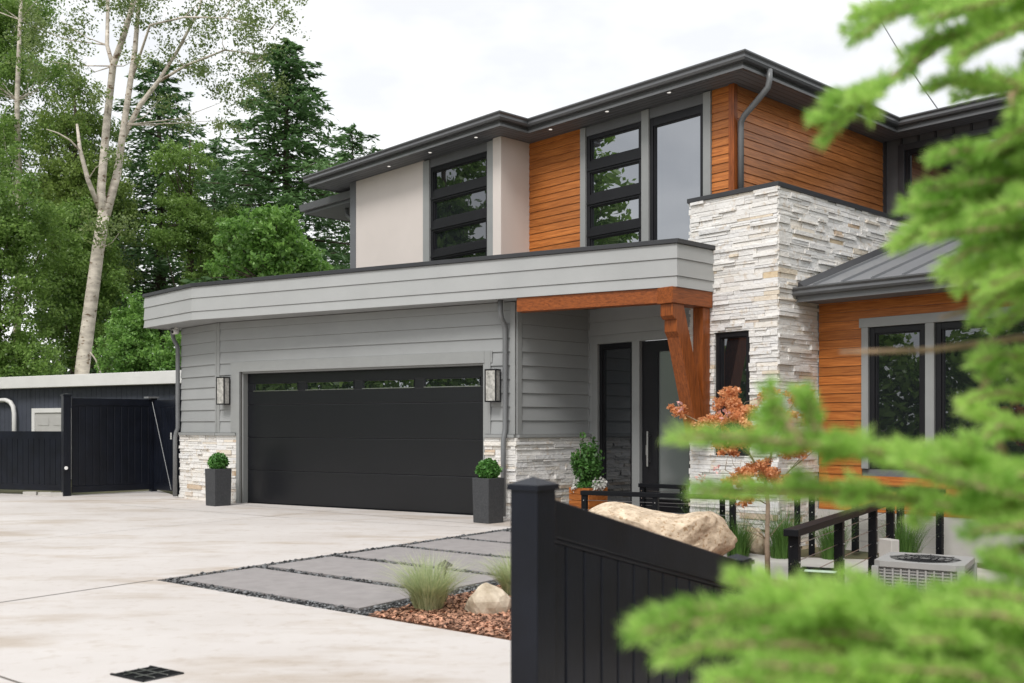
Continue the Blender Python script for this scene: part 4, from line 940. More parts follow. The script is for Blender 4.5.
# ================================================================== rocks, grasses, path light
def rock(name, loc, dims, rz, m_, label, cat, seed=1, lobes=None, sub=4):
    import bmesh
    from mathutils import noise as mnoise
    rn = np.random.RandomState(seed); bm = bmesh.new(); bmesh.ops.create_icosphere(bm, subdivisions=sub, radius=1)
    planes = rn.randn(14, 3); planes /= np.linalg.norm(planes, axis=1)[:, None]; lim = 0.62 + 0.3 * rn.rand(14)
    for v in bm.verts:
        p = np.array(v.co)
        for n_, l_ in zip(planes, lim):
            dd = p @ n_
            if dd > l_: p = p - n_ * (dd - l_) * 0.85
        p = p * (1 + 0.06 * math.sin(3 * p[0] + seed) * math.sin(4 * p[1]) + 0.03 * math.sin(9 * p[0] + 5 * p[2]))
        nz_ = mnoise.fractal(Vector((p[0] * 1.6 + seed, p[1] * 1.6, p[2] * 1.6)), 0.9, 2.1, 6); p = p * (1 + 0.055 * nz_)
        p = p * np.array(dims)
        if lobes: p[2] += lobes(p[0] / dims[0]) * (1 if p[2] > 0 else 0.3)
        v.co = p
    me = bpy.data.meshes.new(name); bm.to_mesh(me); bm.free(); me.polygons.foreach_set('use_smooth', [sub > 3] * len(me.polygons)); me.materials.append(m_)
    o = bpy.data.objects.new(name, me); C.objects.link(o); o.location = loc; o.rotation_euler = (0, 0, rz); tag(o, label, cat)
    return o
rock('boulder', (1.60, 11.6, 0.15), (0.92, 0.5, 0.42), R(-14), M['rock'], 'big pale sandstone boulder behind the sloping black fence', 'boulder', 5, lambda k: 0.17 * math.exp(-((k + 0.55) / 0.35) ** 2) - 0.10 * math.exp(-((k - 0.38) / 0.22) ** 2) + 0.05 * math.exp(-((k - 0.8) / 0.2) ** 2), 6)
rock('rock', (-0.20, 7.86, 0.06), (0.22, 0.16, 0.18), R(25), M['rock2'], 'cream coloured rock in the bark between two grass clumps', 'rock', 11, None, 3)
rock('rock', (3.25, 13.55, -0.12), (0.20, 0.18, 0.24), R(10), M['rock'], 'pale rock at the foot of the stone tower among grasses', 'rock', 21)

def grass(loc, h, spread, n, m_, label, group, seed):
    rn = np.random.RandomState(seed); V = []
    for k in range(n):
        a = rn.rand() * 6.28; ln = h * (0.55 + 0.55 * rn.rand()); lean = spread * rn.rand() ** 0.7; r0 = rn.rand() * 0.09 * h / 0.4
        base = np.array([r0 * math.cos(a), r0 * math.sin(a), 0]); dirn = np.array([math.cos(a + rn.randn() * 0.4), math.sin(a + rn.randn() * 0.4), 0]); side = np.array([-dirn[1], dirn[0], 0]); wd = 0.0022 + 0.0018 * rn.rand()
        pts = [base + dirn * lean * ln * (s ** 1.7) + np.array([0, 0, ln * (s - 0.30 * lean * s ** 3)]) for s in (0, 0.35, 0.7, 1.0)]
        for s in range(3):
            w0, w1 = wd * (1 - 0.3 * s), wd * (1 - 0.3 * (s + 1)) if s < 2 else 0.0003
            V += [pts[s] - side * w0, pts[s] + side * w0, pts[s + 1] + side * w1, pts[s + 1] - side * w1]
    o = np_mesh('grass_clump', V, 4, m_); o.location = loc; o.rotation_euler = (0, 0, 0)
    return tag(o, label, 'grass clump', group)
grass((-0.66, 7.98, 0.0), 0.47, 1.15, 1500, M['grassblue'], 'pale blue green grass clump in bark in front of the path light', 'ornamental grass clumps', 1)
grass((0.02, 8.62, 0.0), 0.40, 1.1, 1100, M['grassblue'], 'pale grass clump half hidden by the near fence post', 'ornamental grass clumps', 2)
for i, (px, py, Y_, h_, lb) in enumerate(((708, 545, 13.7, 0.75, 'deep green grass clump at the left foot of the stone tower'), (738, 548, 13.2, 0.62, 'deep green grass clump left of the pale rock by the tower'), (782, 552, 13.1, 0.72, 'deep green grass clump right of the pale rock by the tower'), (832, 545, 13.0, 0.62, 'deep green grass clump below the orange wall, behind the sloped handrail'), (905, 540, 12.6, 0.7, 'deep green grass clump below the wing windows'))):
    x_ = (px - CX) / FPX * Y_; grass((x_, Y_, hz(x_, Y_)), h_, 0.6, 700, M['grassgreen'], lb, 'ornamental grass clumps', 10 + i)
x_, y_ = at(445, 560, 8.25).x, 8.25
f = empty('path_light', (x_, y_, 0), 0, 'small bronze garden path light behind the front grass clump', 'path light')
M['bronze'] = mat('weathered_bronze', (0.085, 0.085, 0.062), 0.55, var=0.3, scale=30)
m_ = MB(); m_.tube([(0, 0, -0.1), (0, 0, 0.28)], 0.012, 10); m_.build('stake', M['bronze'], f)
m_ = MB(); m_.tube([(0, 0, 0.272), (0, 0, 0.325)], 0.02, 12); m_.build('lamp_glass', M['lampglass'], f)
m_ = MB(); m_.lathe([(0.068, 0.31), (0.066, 0.316), (0.028, 0.342), (0.012, 0.35), (0.004, 0.36)], 0, 0, 18); m_.build('lamp_shade', M['bronze'], f)

# ================================================================== railings
def railing(pts, posts, ztop, zbot, label, ncab=5, wr=0.075, caps=True):
    """pts: polyline of the top rail (x,y); posts: list of (x,y)"""
    f = empty('railing', (pts[0][0], pts[0][1], 0), 0, label, 'railing', 'black cable railings by the entry path'); o0 = pts[0]
    m_ = MB()
    for p, q in zip(pts[:-1], pts[1:]):
        p = np.array(p) - o0; q = np.array(q) - o0; t = (q - p) / np.linalg.norm(q - p); n = np.array([t[1], -t[0]]) * wr * 0.75
        m_.prism([tuple(p + n), tuple(q + n), tuple(q - n), tuple(p - n)], ztop - 0.06, ztop)
    m_.build('top_rail', M['rail'], f, bevel=0.005)
    t = np.array(pts[1]) - np.array(pts[0]); rz = math.atan2(t[1], t[0])
    for (x, y) in posts:
        m_ = MB(); post(m_, x - o0[0], y - o0[1], zbot, ztop - 0.0605, wr, rz); po = m_.build('post', M['rail'], f, bevel=0.003)
        bm_ = MB()
        for k in range(ncab):
            z = zbot + (ztop - zbot) * (k + 1) / (ncab + 1); c_ = (x - o0[0] - math.sin(-rz) * -0.0 , y - o0[1])
            nn = np.array([math.sin(rz), -math.cos(rz)]) * (wr / 2)
            bm_.tube([(c_[0] + nn[0] * 0.99, c_[1] + nn[1] * 0.99, z), (c_[0] + nn[0] * 1.15, c_[1] + nn[1] * 1.15, z)], 0.008, 8)
        bm_.build('cable_bolt', M['chromecap'], po)
    for k in range(ncab):
        z = zbot + (ztop - zbot) * (k + 1) / (ncab + 1); m_ = MB(); m_.tube([(p[0] - o0[0], p[1] - o0[1], z) for p in pts], 0.0035, 6); m_.build('cable', M['steel'], f)
railing([(0.98, 14.2), (2.93, 13.2)], [(1.02, 14.18), (1.95, 13.70), (2.89, 13.22)], 0.54, -0.26, 'black cable railing on the porch edge behind the boulder')
railing([(1.98, 15.62), (2.62, 15.08)], [(2.02, 15.58), (2.56, 15.12)], 0.56, 0.0, 'short black railing right in front of the front door', 4)
railing([(2.78, 13.55), (3.98, 13.30)], [(2.82, 13.54), (3.77, 13.35), (3.95, 13.31)], 0.60, -0.26, 'black cable railing running before the foot of the stone tower')
d_ = np.array([0.52, 0.854]); s0 = np.array([2.36, 8.5])
railing([tuple(s0 - d_ * 0.05), tuple(s0 + d_ * 4.2)], [tuple(s0 + d_ * 0.06), tuple(s0 + d_ * 1.62), tuple(s0 + d_ * 3.15), tuple(s0 + d_ * 4.12)], 0.585, -0.28, 'cable railing with broad black handrail along the pale path, ending by a black pot', wr=0.085)
railing([(4.62, 13.75), (5.5, 12.85)], [(4.66, 13.71), (5.1, 13.26), (5.46, 12.89)], 0.64, -0.26, 'black cable railing below the wing window, close to the orange boards')

f = empty('square_pot', (2.42, 7.95, hz(2.42, 7.95)), R(-24), 'square black pot with pale liner at the near end of the handrail', 'pot')
m_ = MB(); t_ = 0.15; H_ = 0.60
for (x0_, x1_, y0_, y1_) in ((-t_, t_, -t_, -t_ + 0.015), (-t_, t_, t_ - 0.015, t_), (-t_, -t_ + 0.015, -t_ + 0.015, t_ - 0.015), (t_ - 0.015, t_, -t_ + 0.015, t_ - 0.015)): m_.box(x0_, x1_, y0_, y1_, 0, H_)
m_.build('pot_body', M['rail'], f)
m_ = MB(); m_.add([(-0.13, -0.13, H_ - 0.10), (0.13, -0.13, H_ - 0.10), (0.13, 0.13, H_ - 0.02), (-0.13, 0.13, H_ - 0.02)], [(0, 1, 2, 3)]); m_.build('liner', mat('pale_green_liner', (0.42, 0.52, 0.42), 0.7), f)

# heat pump
ac = at(925, 560, 9.3); f = empty('heat_pump', (ac.x, ac.y, -0.30), R(-32), 'grey outdoor heat pump with round top fan behind the fir branches', 'heat pump')
M['acgrey'] = mat('heat_pump_paint', (0.36, 0.36, 0.35), 0.5, var=0.06); h_ = 0.50; s_ = 0.36
m_ = MB(); m_.box(-s_, s_, -s_, s_, 0.0, 0.06)
for k in range(14):
    z = 0.08 + k * 0.028; m_.box(-s_, s_, -s_, s_, z, z + 0.012)
m_.box(-s_ + 0.02, s_ - 0.02, -s_ + 0.02, s_ - 0.02, 0.06, h_ - 0.02)
for sx_ in (-1, 1):
    for sy_ in (-1, 1): m_.box(sx_ * s_ - 0.03, sx_ * s_ + 0.03, sy_ * s_ - 0.03, sy_ * s_ + 0.03, 0, h_ - 0.02)
for k in range(9):
    x = -s_ + 0.08 + k * 0.07; m_.box(x - 0.008, x + 0.008, -s_ - 0.01, s_ + 0.01, 0.05, h_ - 0.03)
m_.build('body', M['acgrey'], f)
m_ = MB(); n_ = 36; ri, hs = 0.30, s_ + 0.02; vs = []
for k in range(n_):
    a = 2 * math.pi * k / n_; cx_, sy_ = math.cos(a), math.sin(a); sc_ = hs / max(abs(cx_), abs(sy_)); vs += [(ri * cx_, ri * sy_, h_ + 0.03), (sc_ * cx_, sc_ * sy_, h_ + 0.03), (sc_ * cx_, sc_ * sy_, h_ - 0.02), (ri * cx_, ri * sy_, h_ - 0.02)]
m_.add(vs, [(4 * k + j, 4 * k + (j + 1) % 4, 4 * ((k + 1) % n_) + (j + 1) % 4, 4 * ((k + 1) % n_) + j) for k in range(n_) for j in range(4)]); m_.build('top_panel', M['acgrey'], f)
m_ = MB(); m_.lathe([(0.298, h_ - 0.015), (0.298, h_ - 0.01)], 0, 0, 30); m_.build('fan_well', M['winframe'], f)
m_ = MB()
for r__ in (0.06, 0.12, 0.18, 0.24): m_.tube([(r__ * math.cos(a), r__ * math.sin(a), h_ + 0.034) for a in np.linspace(0, 2 * math.pi, 25)], 0.003, 5)
for k in range(8): a = k * math.pi / 4; m_.tube([(0.05 * math.cos(a), 0.05 * math.sin(a), h_ + 0.034), (0.31 * math.cos(a), 0.31 * math.sin(a), h_ + 0.034)], 0.003, 5)
m_.build('fan_guard', M['rail'], f)
p_ = at(889, 560, 10.9); m_ = MB(); m_.box(-0.055, 0.055, -0.10, 0.10, 0, 0.52); o = m_.build('concrete_pier', M['concrete2'], bevel=0.01); o.location = (p_.x, p_.y, -0.29); o.rotation_euler = (0, 0, R(20)); tag(o, 'short pale concrete pier behind the grey heat pump', 'pier')

# ================================================================== trees
def tubes(mb, segs, n=7):
    for pts, rad in segs: mb.tube(pts, rad, n)

def broadleaf(name, base, trunk, clumps, nleaf, leaf, lm, bark, label, cat='tree', group=None, limbs=True, seed=0, flat=0.8, tn=9, shell=0.5, limb=1.0):
    """trunk: list of (pts, radii) in world coords; clumps: list of (center, radius)"""
    rn = np.random.RandomState(seed); root = empty(name, base, 0, label, cat, group); b = np.array(base)
    m_ = MB()
    for pts, rad in trunk: m_.tube([Vector(p) - Vector(base) for p in pts], rad, tn)
    allp = [np.array(p) for pts, rad in trunk for p in pts[len(pts) // 3:]]
    if limbs:
        for c_, r_ in clumps:
            c_ = np.array(c_); o_ = min(allp, key=lambda p: np.linalg.norm(p - c_) + 2.0 * max(0, p[2] - c_[2] + 0.3)); mid = (o_ + c_) / 2 + np.array([0, 0, -0.06 * np.linalg.norm(c_ - o_)]) + rn.randn(3) * 0.08
            m_.tube([o_ - b, mid - b, c_ - b], [(0.045 + 0.01 * r_) * limb, 0.028 * limb, 0.01 * limb], 5)
    m_.build('trunk', M[bark], root, smooth=True)
    wts = np.array([r_ ** 2.2 for _, r_ in clumps]); wts /= wts.sum(); V = []
    for (c_, r_), w_ in zip(clumps, wts):
        k = max(8, int(nleaf * w_)); v = rn.randn(k, 3); v /= np.linalg.norm(v, axis=1)[:, None]
        sub_ = rn.randn(14, 3); sub_ /= np.linalg.norm(sub_, axis=1)[:, None]; ii = rn.randint(0, 14, k)       # twig sprays
        q = sub_[ii] * (r_ * (0.35 + 0.6 * rn.rand(k) ** shell))[:, None] + v * (r_ * 0.30 * rn.rand(k) ** 0.5)[:, None]
        q[:, 2] *= flat; V.append(np.array(c_) - b + q)
    np_mesh('crown', leaf_cards(np.concatenate(V), leaf), 4, M[lm], root)
    return root

def blob_clumps(c, rx, ry, rz_, n, r0, r1, rn):
    res = []
    for k in range(n):
        v = rn.randn(3); v /= np.linalg.norm(v); s = rn.rand() ** 0.45; res.append((np.array(c) + v * s * np.array([rx, ry, rz_]), rn.uniform(r0, r1)))
    return res

def conifer(base, h, rad, lb, n_br=85, seed=0, leaf=0.24, dens=95, z0=0.12, label_group=None, droop=0.22):
    rn = np.random.RandomState(seed); root = empty('conifer_tree', base, 0, lb, 'tree', label_group)
    m_ = MB(); m_.tube([(0, 0, 0), (0.1 * rn.randn(), 0.1 * rn.randn(), h * 0.5), (0, 0, h)], [0.02 * h, 0.012 * h, 0.02], 9)
    V = []
    for k in range(n_br):
        f_ = (k + rn.rand()) / n_br; z = h * (z0 + (1 - z0) * f_); Lb = rad * (1 - f_) ** 0.58 * (0.55 + 0.75 * rn.rand()) + 0.2; a = k * 2.399 + rn.randn() * 0.3
        dx = np.array([math.cos(a), math.sin(a), 0]); up = 0.30 * f_ - droop
        tip = np.array([0, 0, z]) + dx * Lb + np.array([0, 0, up * Lb]); mid = np.array([0, 0, z]) + dx * Lb * 0.5 + np.array([0, 0, up * Lb * 0.35 + 0.02])
        m_.tube([(0, 0, z), tuple(mid), tuple(tip)], [0.012 * Lb + 0.008, 0.007 * Lb + 0.005, 0.004], 5)
        kk = int(dens * (0.3 + Lb / rad)); s = rn.rand(kk) ** 0.75
        p = np.array([0, 0, z]) * 1.0 + np.where(s[:, None] < 0.5, (mid - [0, 0, z]) * (s[:, None] * 2), (mid - [0, 0, z]) + (tip - mid) * (s[:, None] * 2 - 1))
        side = np.array([-dx[1], dx[0], 0]); wdt = Lb * 0.30 * (1.1 - s)
        p = p + side * (rn.randn(kk) * wdt)[:, None] + np.array([0, 0, 1]) * (-np.abs(rn.randn(kk)) * 0.10 * Lb ** 0.6 + 0.03)[:, None] + dx * (rn.randn(kk) * 0.1)[:, None]
        # narrow sprays pointing outwards
        n_ = kk; ad = dx * 0.8 + side * rn.randn(n_)[:, None] * 0.8 + np.array([0, 0, 1]) * (rn.randn(n_) * 0.35 - 0.15)[:, None]; ad /= np.linalg.norm(ad, axis=1)[:, None]
        bd = np.cross(ad, rn.randn(n_, 3) * 0.5 + np.array([0, 0, 1])); bd /= np.linalg.norm(bd, axis=1)[:, None] + 1e-9
        L_ = (leaf * (0.6 + 0.9 * rn.rand(n_)))[:, None]; V.append(np.stack([p - ad * L_ * 0.5, p + bd * L_ * 0.17, p + ad * L_ * 0.6, p - bd * L_ * 0.17], 1).reshape(-1, 3))
    m_.build('trunk', M['barkdark'], root, smooth=True)
    np_mesh('crown', np.concatenate(V), 4, M['needle'], root)
    return root

rn = np.random.RandomState(4)
# leaning pale birch that forks above the shed
Yb = 31.0
P = lambda px, py, dy=0.0: tuple(at(px, py, Yb + dy))
tr = [([P(76, 430), P(82, 371), P(90, 310), P(98, 250), P(104, 212)], [0.24, 0.215, 0.20, 0.185, 0.175]),
      ([P(103, 218), P(101, 190), P(107, 120), P(113, 66, -0.3), P(124, 35, -0.6), P(134, 0, -0.8), P(140, -60, -1)], [0.14, 0.125, 0.11, 0.10, 0.085, 0.07, 0.03]),
      ([P(113, 66, -0.3), P(107, 45, 0.2), P(108, 0, 0.6), P(104, -60, 1)], [0.07, 0.06, 0.05, 0.02]),
      ([P(106, 215), P(117, 175, 0.5), P(124, 125, 0.8), P(135, 50, 1.0), P(139, 0, 1.2), P(146, -60, 1.3)], [0.14, 0.12, 0.10, 0.08, 0.06, 0.02]),
      ([P(122, 140, 0.8), P(140, 105, 1.0), P(158, 82, 1.2), P(178, 50, 1.5), P(199, 10, 1.8), P(212, -40, 2)], [0.085, 0.08, 0.065, 0.05, 0.04, 0.015]),
      ([P(158, 82, 1.2), P(185, 66, 1.0), P(225, 50, 0.8), P(262, 55, 0.5)], [0.05, 0.04, 0.028, 0.012]),
      ([P(130, 85, 1.0), P(150, 25, 0.5), P(185, 17, 0.4), P(225, 18, 0.2), P(270, 30, 0)], [0.045, 0.035, 0.03, 0.02, 0.01]),
      ([P(99, 208), P(88, 180, -0.4), P(80, 150, -0.6), P(77, 124, -0.7)], [0.08, 0.07, 0.06, 0.035]),
      ([P(81, 152, -0.6), P(70, 140, -0.9), P(58, 133, -1.1), P(46, 129, -1.2)], [0.03, 0.026, 0.02, 0.01]),
      ([P(100, 372, -0.3), P(96, 360, -0.4), P(90, 352, -0.5)], [0.03, 0.025, 0.02])]
cl = []
for (px, py, r_, dy) in ((60, 20, 1.1, 1), (80, 60, 0.8, -1), (120, 15, 0.9, -1), (160, 15, 1.0, 1), (195, 35, 1.0, 1.5), (225, 30, 1.1, 1), (250, 60, 1.0, 0.5), (270, 25, 1.1, 0), (285, 5, 0.8, 0), (215, 75, 0.9, 1), (240, 95, 0.9, 1), (190, 70, 0.8, 1.5), (170, 55, 0.7, 1.4), (160, 100, 0.6, 1.2), (265, 85, 0.8, 0.5), (225, 120, 0.7, 0.9), (150, -15, 1.1, 0.5), (205, -5, 1.0, 1), (95, -10, 1.2, 0.5), (40, 60, 0.9, 0), (30, 25, 1.0, 0.5), (135, 60, 0.6, -1), (100, 95, 0.5, -0.8), (250, -10, 1.0, 0.2), (180, 120, 0.6, 1.2), (115, 155, 0.5, -0.8), (108, 232, 0.75, -0.9), (92, 222, 0.6, -0.8), (125, 225, 0.5, -0.9)):
    cl.append((P(px, py, dy), r_))
broadleaf('birch_tree', P(76, 430)[:2] + (0.0,), [([P(74, 474)] + tr[0][0], [0.26] + tr[0][1])] + tr[1:], cl, 16000, 0.088, 'leafB', 'bark', 'tall pale trunked birch, leaning and forked with sparse leaves', seed=1, shell=0.9, tn=10, limb=0.45)
# second pale trunk at the left edge
Yb = 35.0
tr = [([P(14, 475), P(16, 370), P(18, 300), P(19, 200), P(17, 100), P(20, 20), P(24, -50)], [0.16, 0.13, 0.12, 0.105, 0.085, 0.06, 0.02])]
cl = [(P(rn.uniform(-25, 62), rn.uniform(-40, 240), rn.uniform(0.3, 3)), rn.uniform(0.7, 1.2)) for k in range(36)] + [(P(rn.uniform(-20, 45), rn.uniform(40, 330), -0.6), rn.uniform(0.35, 0.6)) for k in range(14)]
broadleaf('birch_tree', P(14, 475)[:2] + (0.0,), tr, cl, 46000, 0.095, 'leafA', 'bark', 'slender straight pale trunked birch at the left edge', seed=2, tn=8, limb=0.4)
# dense broadleaf masses
def mass(px0, px1, py0, py1, Y_, n, leaves, lm, label, seed, leaf=0.098, r0=0.7, r1=1.3, bark='barkdark', name='broadleaf_tree', trunk_px=None):
    r_ = np.random.RandomState(seed); tx = trunk_px or (px0 + px1) / 2; bs = at(tx, 425, Y_)
    top = at(tx, py0 + 10, Y_); tr = [([(bs.x, bs.y, 0), (bs.x + 0.1, bs.y, top.z * 0.4), (bs.x - 0.05, bs.y + 0.1, top.z * 0.75), tuple(top)], [0.02 * top.z, 0.014 * top.z, 0.008 * top.z, 0.02])]
    cx_, cy_ = (px0 + px1) / 2, (py0 + py1) / 2; c_ = at(cx_, cy_, Y_); rx = (px1 - px0) / 2 / FPX * Y_; rz_ = (py1 - py0) / 2 / FPX * Y_
    cl = blob_clumps(c_, rx - 0.3, min(rx, 2.4), rz_ - 0.3, n, r0, r1, r_)
    return broadleaf(name, (bs.x, bs.y, 0), tr, cl, leaves, leaf, lm, bark, label, seed=seed)
mass(25, 125, 75, 330, 36, 60, 62000, 'leafD', 'olive green broadleaf tree behind the forked birch', 11)
mass(-70, 50, 120, 400, 31, 44, 50000, 'leafA', 'dense green alder at the left edge, low branches over the shed', 12)
mass(-60, 40, -90, 110, 38, 34, 36000, 'leafA', 'tall green broadleaf crown in the top left corner', 13)
mass(40, 120, 200, 375, 34, 30, 36000, 'leafA', 'mid green broadleaf tree round the foot of the leaning birch', 14)
mass(145, 235, 130, 310, 37, 34, 26000, 'leafA', 'thin yellowish broadleaf tree between birch and conifers', 15, r0=0.5, r1=0.9)
mass(205, 335, 205, 300, 29, 46, 24000, 'leafC', 'bright green maple behind the garage roof', 16, leaf=0.13, r0=0.35, r1=0.8)
mass(105, 160, 300, 400, 29.5, 24, 18000, 'leafC', 'bright green bush behind the white shed roof, beside the birch trunk', 17, leaf=0.09, r0=0.45, r1=0.75, name='bush')
mass(160, 215, 325, 400, 29, 20, 14000, 'leafC', 'bright green bush behind the garage corner', 18, leaf=0.09, r0=0.4, r1=0.7, name='bush')
mass(-30, 60, 330, 420, 30.5, 22, 18000, 'leafA', 'dark green bush behind the left end of the shed roof', 19, leaf=0.09, r0=0.5, r1=0.8, name='bush')
def con(px, top, Y_, rad, lb, seed, **kw):
    b = at(px, 425, Y_); tz = at(px, top, Y_).z; conifer((b.x, b.y, 0), tz, rad, lb, seed=seed, **kw)
con(158, 62, 42, 4.3, 'dark conifer behind the leaning birch', 1, n_br=170, dens=170)
con(287, 42, 40, 5.0, 'tall dark conifer left of the upper roof', 2, n_br=190, dens=190, leaf=0.27)
con(352, 128, 46, 4.8, 'dark conifer partly hidden behind the left eave', 3, n_br=150, dens=150)
con(215, 140, 47, 4.2, 'lower dark conifer between two taller ones', 4, n_br=130, dens=150)
con(92, 140, 46, 4.0, 'dark conifer deep behind the birch trunks', 5, n_br=90, dens=130)
con(120, 190, 54, 5.0, 'broad conifer far back between the birch trunk and the dark conifer', 7, n_br=110, dens=150, leaf=0.3)
con(250, 165, 56, 5.0, 'broad conifer far back behind the bright maple', 8, n_br=110, dens=150, leaf=0.3)
con(395, 150, 52, 3.4, 'distant conifer showing above the left roof edge', 6, n_br=70, dens=110)
# trees off to the left of the frame; the windows mirror them
def side_tree(x, y, h, r_, label, seed):
    r2 = np.random.RandomState(seed); tr = [([(x, y, 0), (x + 0.1, y, h * 0.45), (x, y + 0.1, h * 0.9)], [0.2, 0.15, 0.04])]
    broadleaf('broadleaf_tree', (x, y, 0), tr, blob_clumps((x, y, h * 0.56), r_, r_, h * 0.42, 46, 0.8, 1.4, r2), 9000, 0.30, 'leafA', 'barkdark', label, seed=seed)
side_tree(-19.5, 17.35, 13.4, 1.95, 'tall broadleaf tree across the drive opposite the upper windows', 41)
side_tree(-21.5, 21.5, 14.5, 3.0, 'tall broadleaf tree at the far end of the drive side', 42)
side_tree(-25, 25.5, 14.0, 3.2, 'broadleaf tree beyond the low black fence, left of the shed', 43)
side_tree(-24, 14.6, 8.0, 2.0, 'lower broadleaf tree behind the tall hedge', 44)
side_tree(10.4, 5.0, 8.6, 2.6, 'added unseen broadleaf tree beyond the near fir, blocking light from the right', 45)  # unseen trees added on the right to keep light off the porch
side_tree(9.6, -0.6, 8.4, 2.6, 'added unseen broadleaf tree on the near side of the fir, blocking light', 46)
side_tree(13.6, 8.0, 9.0, 2.6, 'added unseen broadleaf tree by the far end of the right wing, blocking light', 47)
hd = empty('tall_hedge', (-19, 7, 0), 0, 'tall dense hedge along the side of the drive opposite the house', 'hedge'); hn = 26000
hc = np.stack([np.random.randn(hn) * 0.9 + 0.5 * np.sin(np.linspace(0, 40, hn)), np.random.rand(hn) * 24 - 13, np.random.rand(hn) ** 0.8], 1); hc[:, 2] *= 5.0 + 0.7 * np.sin(hc[:, 1] * 0.9) + 0.5 * np.sin(hc[:, 1] * 2.3 + 1)
np_mesh('foliage', leaf_cards(hc, 0.30), 4, M['leafA'], hd)
m_ = MB()
for k in range(12): m_.tube([(0, -12.4 + 2.1 * k, 0), (0.1, -12.4 + 2.1 * k, 2.0), (0.05, -12.3 + 2.1 * k, 4.0)], [0.07, 0.05, 0.02], 6)
m_.build('stem', M['barkdark'], hd)

# copper japanese maple by the boulder
mx0 = at(768, 560, 10.9); bz = hz(mx0.x, mx0.y)
Q = lambda px, py, dy=0.0: tuple(at(px, py, 10.9 + dy))
tr = [([(mx0.x, mx0.y, bz), Q(767, 540), Q(768, 505), Q(765, 478)], [0.032, 0.028, 0.024, 0.02]),
      ([Q(766, 482), Q(750, 455, 0.2), Q(735, 425, 0.25), Q(725, 400, 0.2)], [0.014, 0.011, 0.008, 0.004]),
      ([Q(766, 482), Q(772, 450, -0.2), Q(785, 415, -0.2), Q(805, 390, -0.1)], [0.014, 0.011, 0.008, 0.004]),
      ([Q(766, 490), Q(745, 480, -0.2), Q(725, 470, -0.2)], [0.01, 0.008, 0.004]), ([Q(767, 495), Q(790, 470, 0.2), Q(815, 450, 0.3)], [0.01, 0.008, 0.004]),
      ([Q(750, 455, 0.2), Q(715, 430, 0.1), Q(680, 412, 0)], [0.008, 0.006, 0.003])]
cl = [(Q(px, py, dy), r_) for (px, py, dy, r_) in ((728, 400, 0.2, 0.19), (742, 410, 0, 0.2), (718, 425, 0.2, 0.17), (752, 430, -0.2, 0.2), (730, 445, 0.1, 0.18), (680, 412, 0, 0.10), (672, 408, 0, 0.06), (700, 425, 0.1, 0.10), (780, 415, -0.2, 0.18), (800, 395, -0.1, 0.15), (812, 415, 0, 0.14), (795, 445, 0.1, 0.2), (760, 470, -0.1, 0.2), (738, 478, -0.2, 0.16), (775, 480, 0.1, 0.18), (745, 500, -0.1, 0.10), (728, 495, -0.1, 0.08), (790, 490, 0.2, 0.12), (770, 395, 0.1, 0.12))]
broadleaf('japanese_maple', (mx0.x, mx0.y, bz), tr, cl, 19000, 0.033, 'maple', 'maplebark', 'small copper leaved maple with a thin trunk in front of the stone tower', seed=6, tn=8, shell=0.7, flat=0.75, limb=0.10)
mp_ = bpy.data.objects['japanese_maple']; V = []
for (px, py) in ((678, 405), (725, 412), (745, 420), (808, 398), (790, 405), (700, 480), (810, 415), (800, 440), (715, 470), (760, 400)):
    V.append(np.array(Q(px, py, -0.15)) - np.array(mp_.location) + np.random.randn(12, 3) * 0.03)
np_mesh('new_leaves', leaf_cards(np.concatenate(V), 0.045), 4, M['petalpink'], mp_)

# ================================================================== near fir tree, trunk just right of the frame
fb = Vector((1.75, 2.25, -0.28)); fir = empty('fir_tree', fb, 0, 'young fir with fresh bright green shoots close to the camera on the right', 'tree')
tw_ = MB(); NV = []
frn = np.random.RandomState(9)
def needles(p, q, ln=0.026, dens=1500, w=0.0016):
    """needles all round a shoot from p to q, leaning to the tip, fuller on top"""
    p = np.array(p); q = np.array(q); d_ = q - p; L_ = np.linalg.norm(d_); d_ = d_ / L_; n = max(12, int(dens * L_))
    s = frn.rand(n); a = frn.rand(n) * 6.283
    u = np.cross(d_, [0, 0, 1.0]); u /= np.linalg.norm(u) + 1e-9; v = np.cross(u, d_)
    rad = (np.cos(a)[:, None] * u * 1.15 + np.sin(a)[:, None] * v * np.where(np.sin(a) < 0, 0.55, 1.0)[:, None]); fw = 0.55 + 0.5 * frn.rand(n) + 0.8 * np.clip(s - 0.85, 0, 1) / 0.15 * 0.6
    dr = rad + d_ * fw[:, None]; dr /= np.linalg.norm(dr, axis=1)[:, None]
    l = ln * (0.75 + 0.5 * frn.rand(n)) * np.where(s > 0.93, 0.8, 1.0); b = p + d_ * (s * L_)[:, None]
    sd_ = np.cross(dr, frn.randn(n, 3)); sd_ /= np.linalg.norm(sd_, axis=1)[:, None] + 1e-9; w_ = w * (0.8 + 0.5 * frn.rand(n))[:, None]
    t = b + dr * l[:, None]; m = b + dr * (l * 0.55)[:, None]
    NV.append(np.stack([b - sd_ * w_ * 0.6, m - sd_ * w_, t, m + sd_ * w_], 1).reshape(-1, 3))
